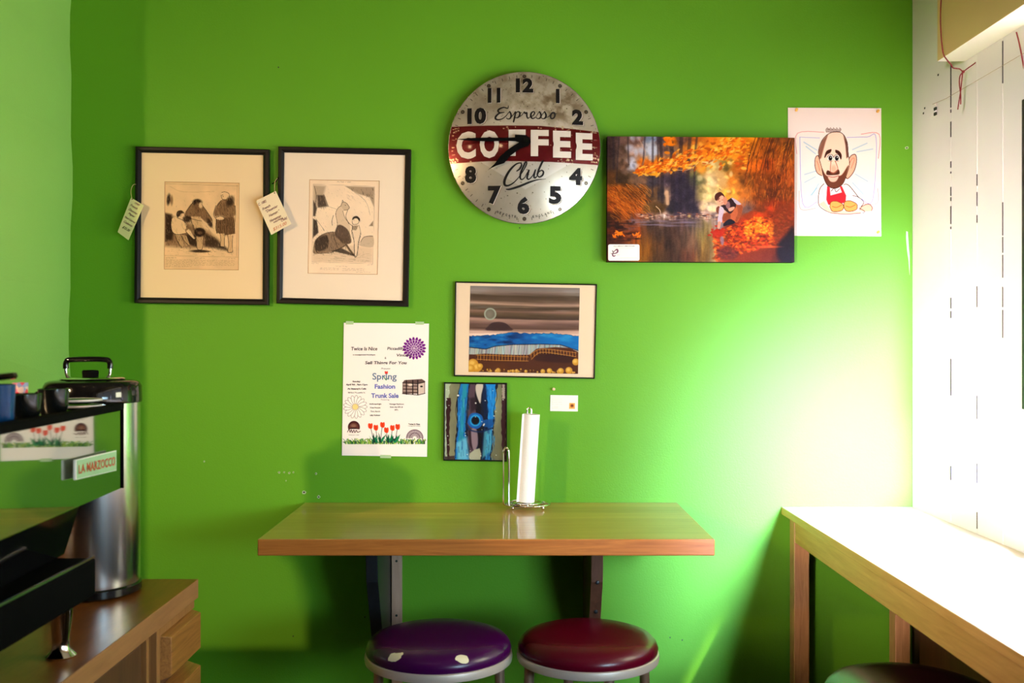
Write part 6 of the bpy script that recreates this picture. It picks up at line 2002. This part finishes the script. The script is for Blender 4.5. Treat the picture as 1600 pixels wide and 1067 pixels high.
# ---------------------------------------------------------------- small card
t = thing('info_card', 'small white card with faint print and an orange flower stamp on the green wall', 'card', P(882, 642, WY))
qd = [(860.0, 617.2), (903.2, 617.8), (902.8, 642.8), (859.6, 642.2)]
bm = bmesh.new(); slab(bm, qd, WY - 0.003, WY - 0.001); obj('card', bm, M['paper'], t)
bm = bmesh.new(); fn = lambda x, y: P(860 + x / 21.34, 600 + y / 21.34, WY - 0.0035)
for s, x, y, w_, h_ in (('Original alcohol ink paintings', 330, 418, 580, 20), ('Layered landscape', 225, 492, 370, 18), ('Alcohol ink on yupo', 250, 535, 340, 18), ('Ink on tile framed', 210, 600, 340, 20), ('Price    $ upon request', 220, 675, 360, 18), ('To purchase', 160, 760, 220, 16), ('ask at counter', 150, 795, 220, 14)):
    text(bm, s, x, y, w_, h_, fn)
obj('lettering', bm, M['ink_grey'], t, recalc=False)
c = Canvas(0, 0, 100, 100, 24, 24, (236, 172, 92))
for k in range(8):
    a = k * math.pi / 4; c.ell(50 + 24 * math.cos(a), 46 + 22 * math.sin(a), 14, 7, (130, 60, 30), 0.9, 0.3, a)
c.ell(50, 46, 14, 13, (84, 34, 34), 1, 0.2)
c.mesh('stamp', quadmap(0, 0, 100, 100, (889.5, 629.5), (898.5, 629.7), (898.2, 638.8), (889.2, 638.6), WY - 0.0036), M['print'], t)

# ---------------------------------------------------------------- paper towel holder and roll
hy = 3.115
t = thing('paper_towel_holder', 'chrome wire paper towel holder standing at the back of the wall table', 'paper towel holder', (P(826, 0, hy).x, hy, ZT))
bx = P(825, 0, hy).x
bm = bmesh.new()
def ring(cx_, cy_, rx, ry, z, r_, wire=0.0028):
    tube(bm, [(cx_ + rx * math.cos(a), cy_ + ry * math.sin(a), z) for a in [2 * math.pi * k / 48 for k in range(48)]], wire, 8, True)
ring(bx - 0.002, hy, 0.070, 0.064, ZT + 0.0125, 0)
ring(bx - 0.010, hy, 0.052, 0.050, ZT + 0.0165, 0)
ring(bx - 0.014, hy, 0.030, 0.030, ZT + 0.0145, 0)
tube(bm, [(bx - 0.070, hy, ZT + 0.0125), (bx + 0.066, hy, ZT + 0.0125)], 0.0026, 8)
tube(bm, [(bx - 0.002, hy - 0.062, ZT + 0.0125), (bx - 0.002, hy + 0.062, ZT + 0.0125)], 0.0026, 8)
obj('base', bm, M['chrome'], t, True)
for a in (225, 315, 45, 135):
    a = math.radians(a); bm = bmesh.new()
    ball(bm, (bx - 0.002 + 0.066 * math.cos(a), hy + 0.060 * math.sin(a), ZT + 0.0062), 0.0060, 14)
    obj('ball_foot', bm, M['chrome'], t, True)
bm = bmesh.new()   # tall centre post with a looped top
xb_, xt_ = P(820, 0, hy).x, P(827, 0, hy).x
zt_ = P(0, 637, hy).z
for s in (-1, 1):
    pass
tube(bm, catmull([(xb_ - 0.006, hy, ZT + 0.013), (xb_ - 0.003, hy, ZT + 0.10), (xt_ - 0.0068, hy, zt_ - 0.03), (xt_ - 0.0062, hy, zt_ - 0.008), (xt_, hy, zt_), (xt_ + 0.0062, hy, zt_ - 0.008), (xt_ + 0.0060, hy, zt_ - 0.03), (xb_ + 0.010, hy, ZT + 0.10), (xb_ + 0.006, hy, ZT + 0.013)], 6), 0.0024, 8)
obj('centre_post', bm, M['chrome'], t, True)
bm = bmesh.new()   # tension arm: narrow doubled loop at the left
ya_ = 3.075
xa0, xa1 = P(786.5, 0, ya_).x, P(795, 0, ya_).x
zt2 = P(0, 699, ya_).z
tube(bm, catmull([(bx - 0.040, hy - 0.02, ZT + 0.0125), (xa0 + 0.012, ya_ + 0.022, ZT + 0.0125), (xa0 + 0.002, ya_ + 0.012, ZT + 0.016), (xa0, ya_ + 0.008, ZT + 0.03), (xa0, ya_ + 0.008, ZT + 0.09), (xa0, ya_ + 0.008, zt2 - 0.02), (xa0 + 0.002, ya_ + 0.006, zt2 - 0.008), ((xa0 + xa1) / 2, ya_ + 0.003, zt2), (xa1 - 0.002, ya_, zt2 - 0.008), (xa1, ya_, zt2 - 0.02),
                  (xa1, ya_, ZT + 0.09), (xa1, ya_, ZT + 0.03), (xa1 + 0.002, ya_, ZT + 0.014), (xa1 + 0.012, ya_ + 0.004, ZT + 0.011), (bx - 0.02, hy - 0.045, ZT + 0.0125)], 6), 0.0027, 8)
obj('tension_arm', bm, M['chrome'], t, True)
# nearly used-up roll, leaning a little
t = thing('paper_towel_roll', 'thin nearly used up white paper towel roll leaning on the chrome holder', 'paper towel roll', (P(822, 0, hy).x, hy, ZT + 0.0195))
p0 = Vector((P(822, 0, hy).x, hy, ZT + 0.0195)); p1 = Vector((P(830.5, 0, hy).x, hy, P(0, 647, hy).z))
ax = (p1 - p0); Lr = ax.length
rot = Vector((0, 0, 1)).rotation_difference(ax).to_matrix().to_4x4()
MT = Matrix.Translation(p0) @ rot
bm = bmesh.new()
turns, K = 3, 48
# spiral of paper with a loose outer edge
pts = []
for i in range(turns * K + 1):
    a = -math.pi * 0.75 - 2 * math.pi * i / K
    r = 0.0262 - 0.0008 * (1 - i / (turns * K)) * turns + 0
    pts.append((r * math.cos(a), r * math.sin(a)))
r_out = [(0.0262 * math.cos(a), 0.0262 * math.sin(a)) for a in [math.pi * 1.12 - 2 * math.pi * k / K for k in range(K + 1)]]
flap = [(-0.0262 + 0.0005, -0.0080), (-0.0290, -0.0140)]
prof = r_out
va = [bm.verts.new(MT @ Vector((x, y, 0))) for x, y in r_out[:-1]]; vb_ = [bm.verts.new(MT @ Vector((x, y, Lr))) for x, y in r_out[:-1]]
vi = [bm.verts.new(MT @ Vector((x * 0.74, y * 0.74, 0))) for x, y in r_out[:-1]]; vj = [bm.verts.new(MT @ Vector((x * 0.74, y * 0.74, Lr))) for x, y in r_out[:-1]]
n_ = len(va)
for k in range(n_):
    j = (k + 1) % n_
    bm.faces.new((va[k], va[j], vb_[j], vb_[k])); bm.faces.new((vi[k], vj[k], vj[j], vi[j])); bm.faces.new((vb_[k], vb_[j], vj[j], vj[k])); bm.faces.new((va[k], vi[k], vi[j], va[j]))
obj('towels', bm, M['paper_edge'], t, True)
bm = bmesh.new()
a = [MT @ Vector((x, y, z)) for x, y, z in ((-0.0225, -0.0142, 0.0), (-0.0300, -0.0190, 0.0), (-0.0303, -0.0186, 0.0), (-0.0228, -0.0138, 0.0))]
b = [MT @ Vector((x, y, z)) for x, y, z in ((-0.0225, -0.0142, Lr), (-0.0290, -0.0180, Lr), (-0.0293, -0.0176, Lr), (-0.0228, -0.0138, Lr))]
hexa(bm, a + b)
obj('loose_sheet', bm, M['paper_edge'], t)
bm = bmesh.new()
K = 32
rr_ = [[bm.verts.new(MT @ Vector((r * math.cos(2 * math.pi * k / K), r * math.sin(2 * math.pi * k / K), z))) for k in range(K)] for r, z in ((0.0190, 0.0005), (0.0190, Lr - 0.001), (0.0178, Lr - 0.001), (0.0178, 0.0005))]
for a, b in zip(rr_, rr_[1:] + rr_[:1]):
    for k in range(K): bm.faces.new((a[k], a[(k + 1) % K], b[(k + 1) % K], b[k]))
M['cardboard'] = mat('cardboard_core', (0.42, 0.30, 0.19, 1), 0.85)
obj('core', bm, M['cardboard'], t, True)
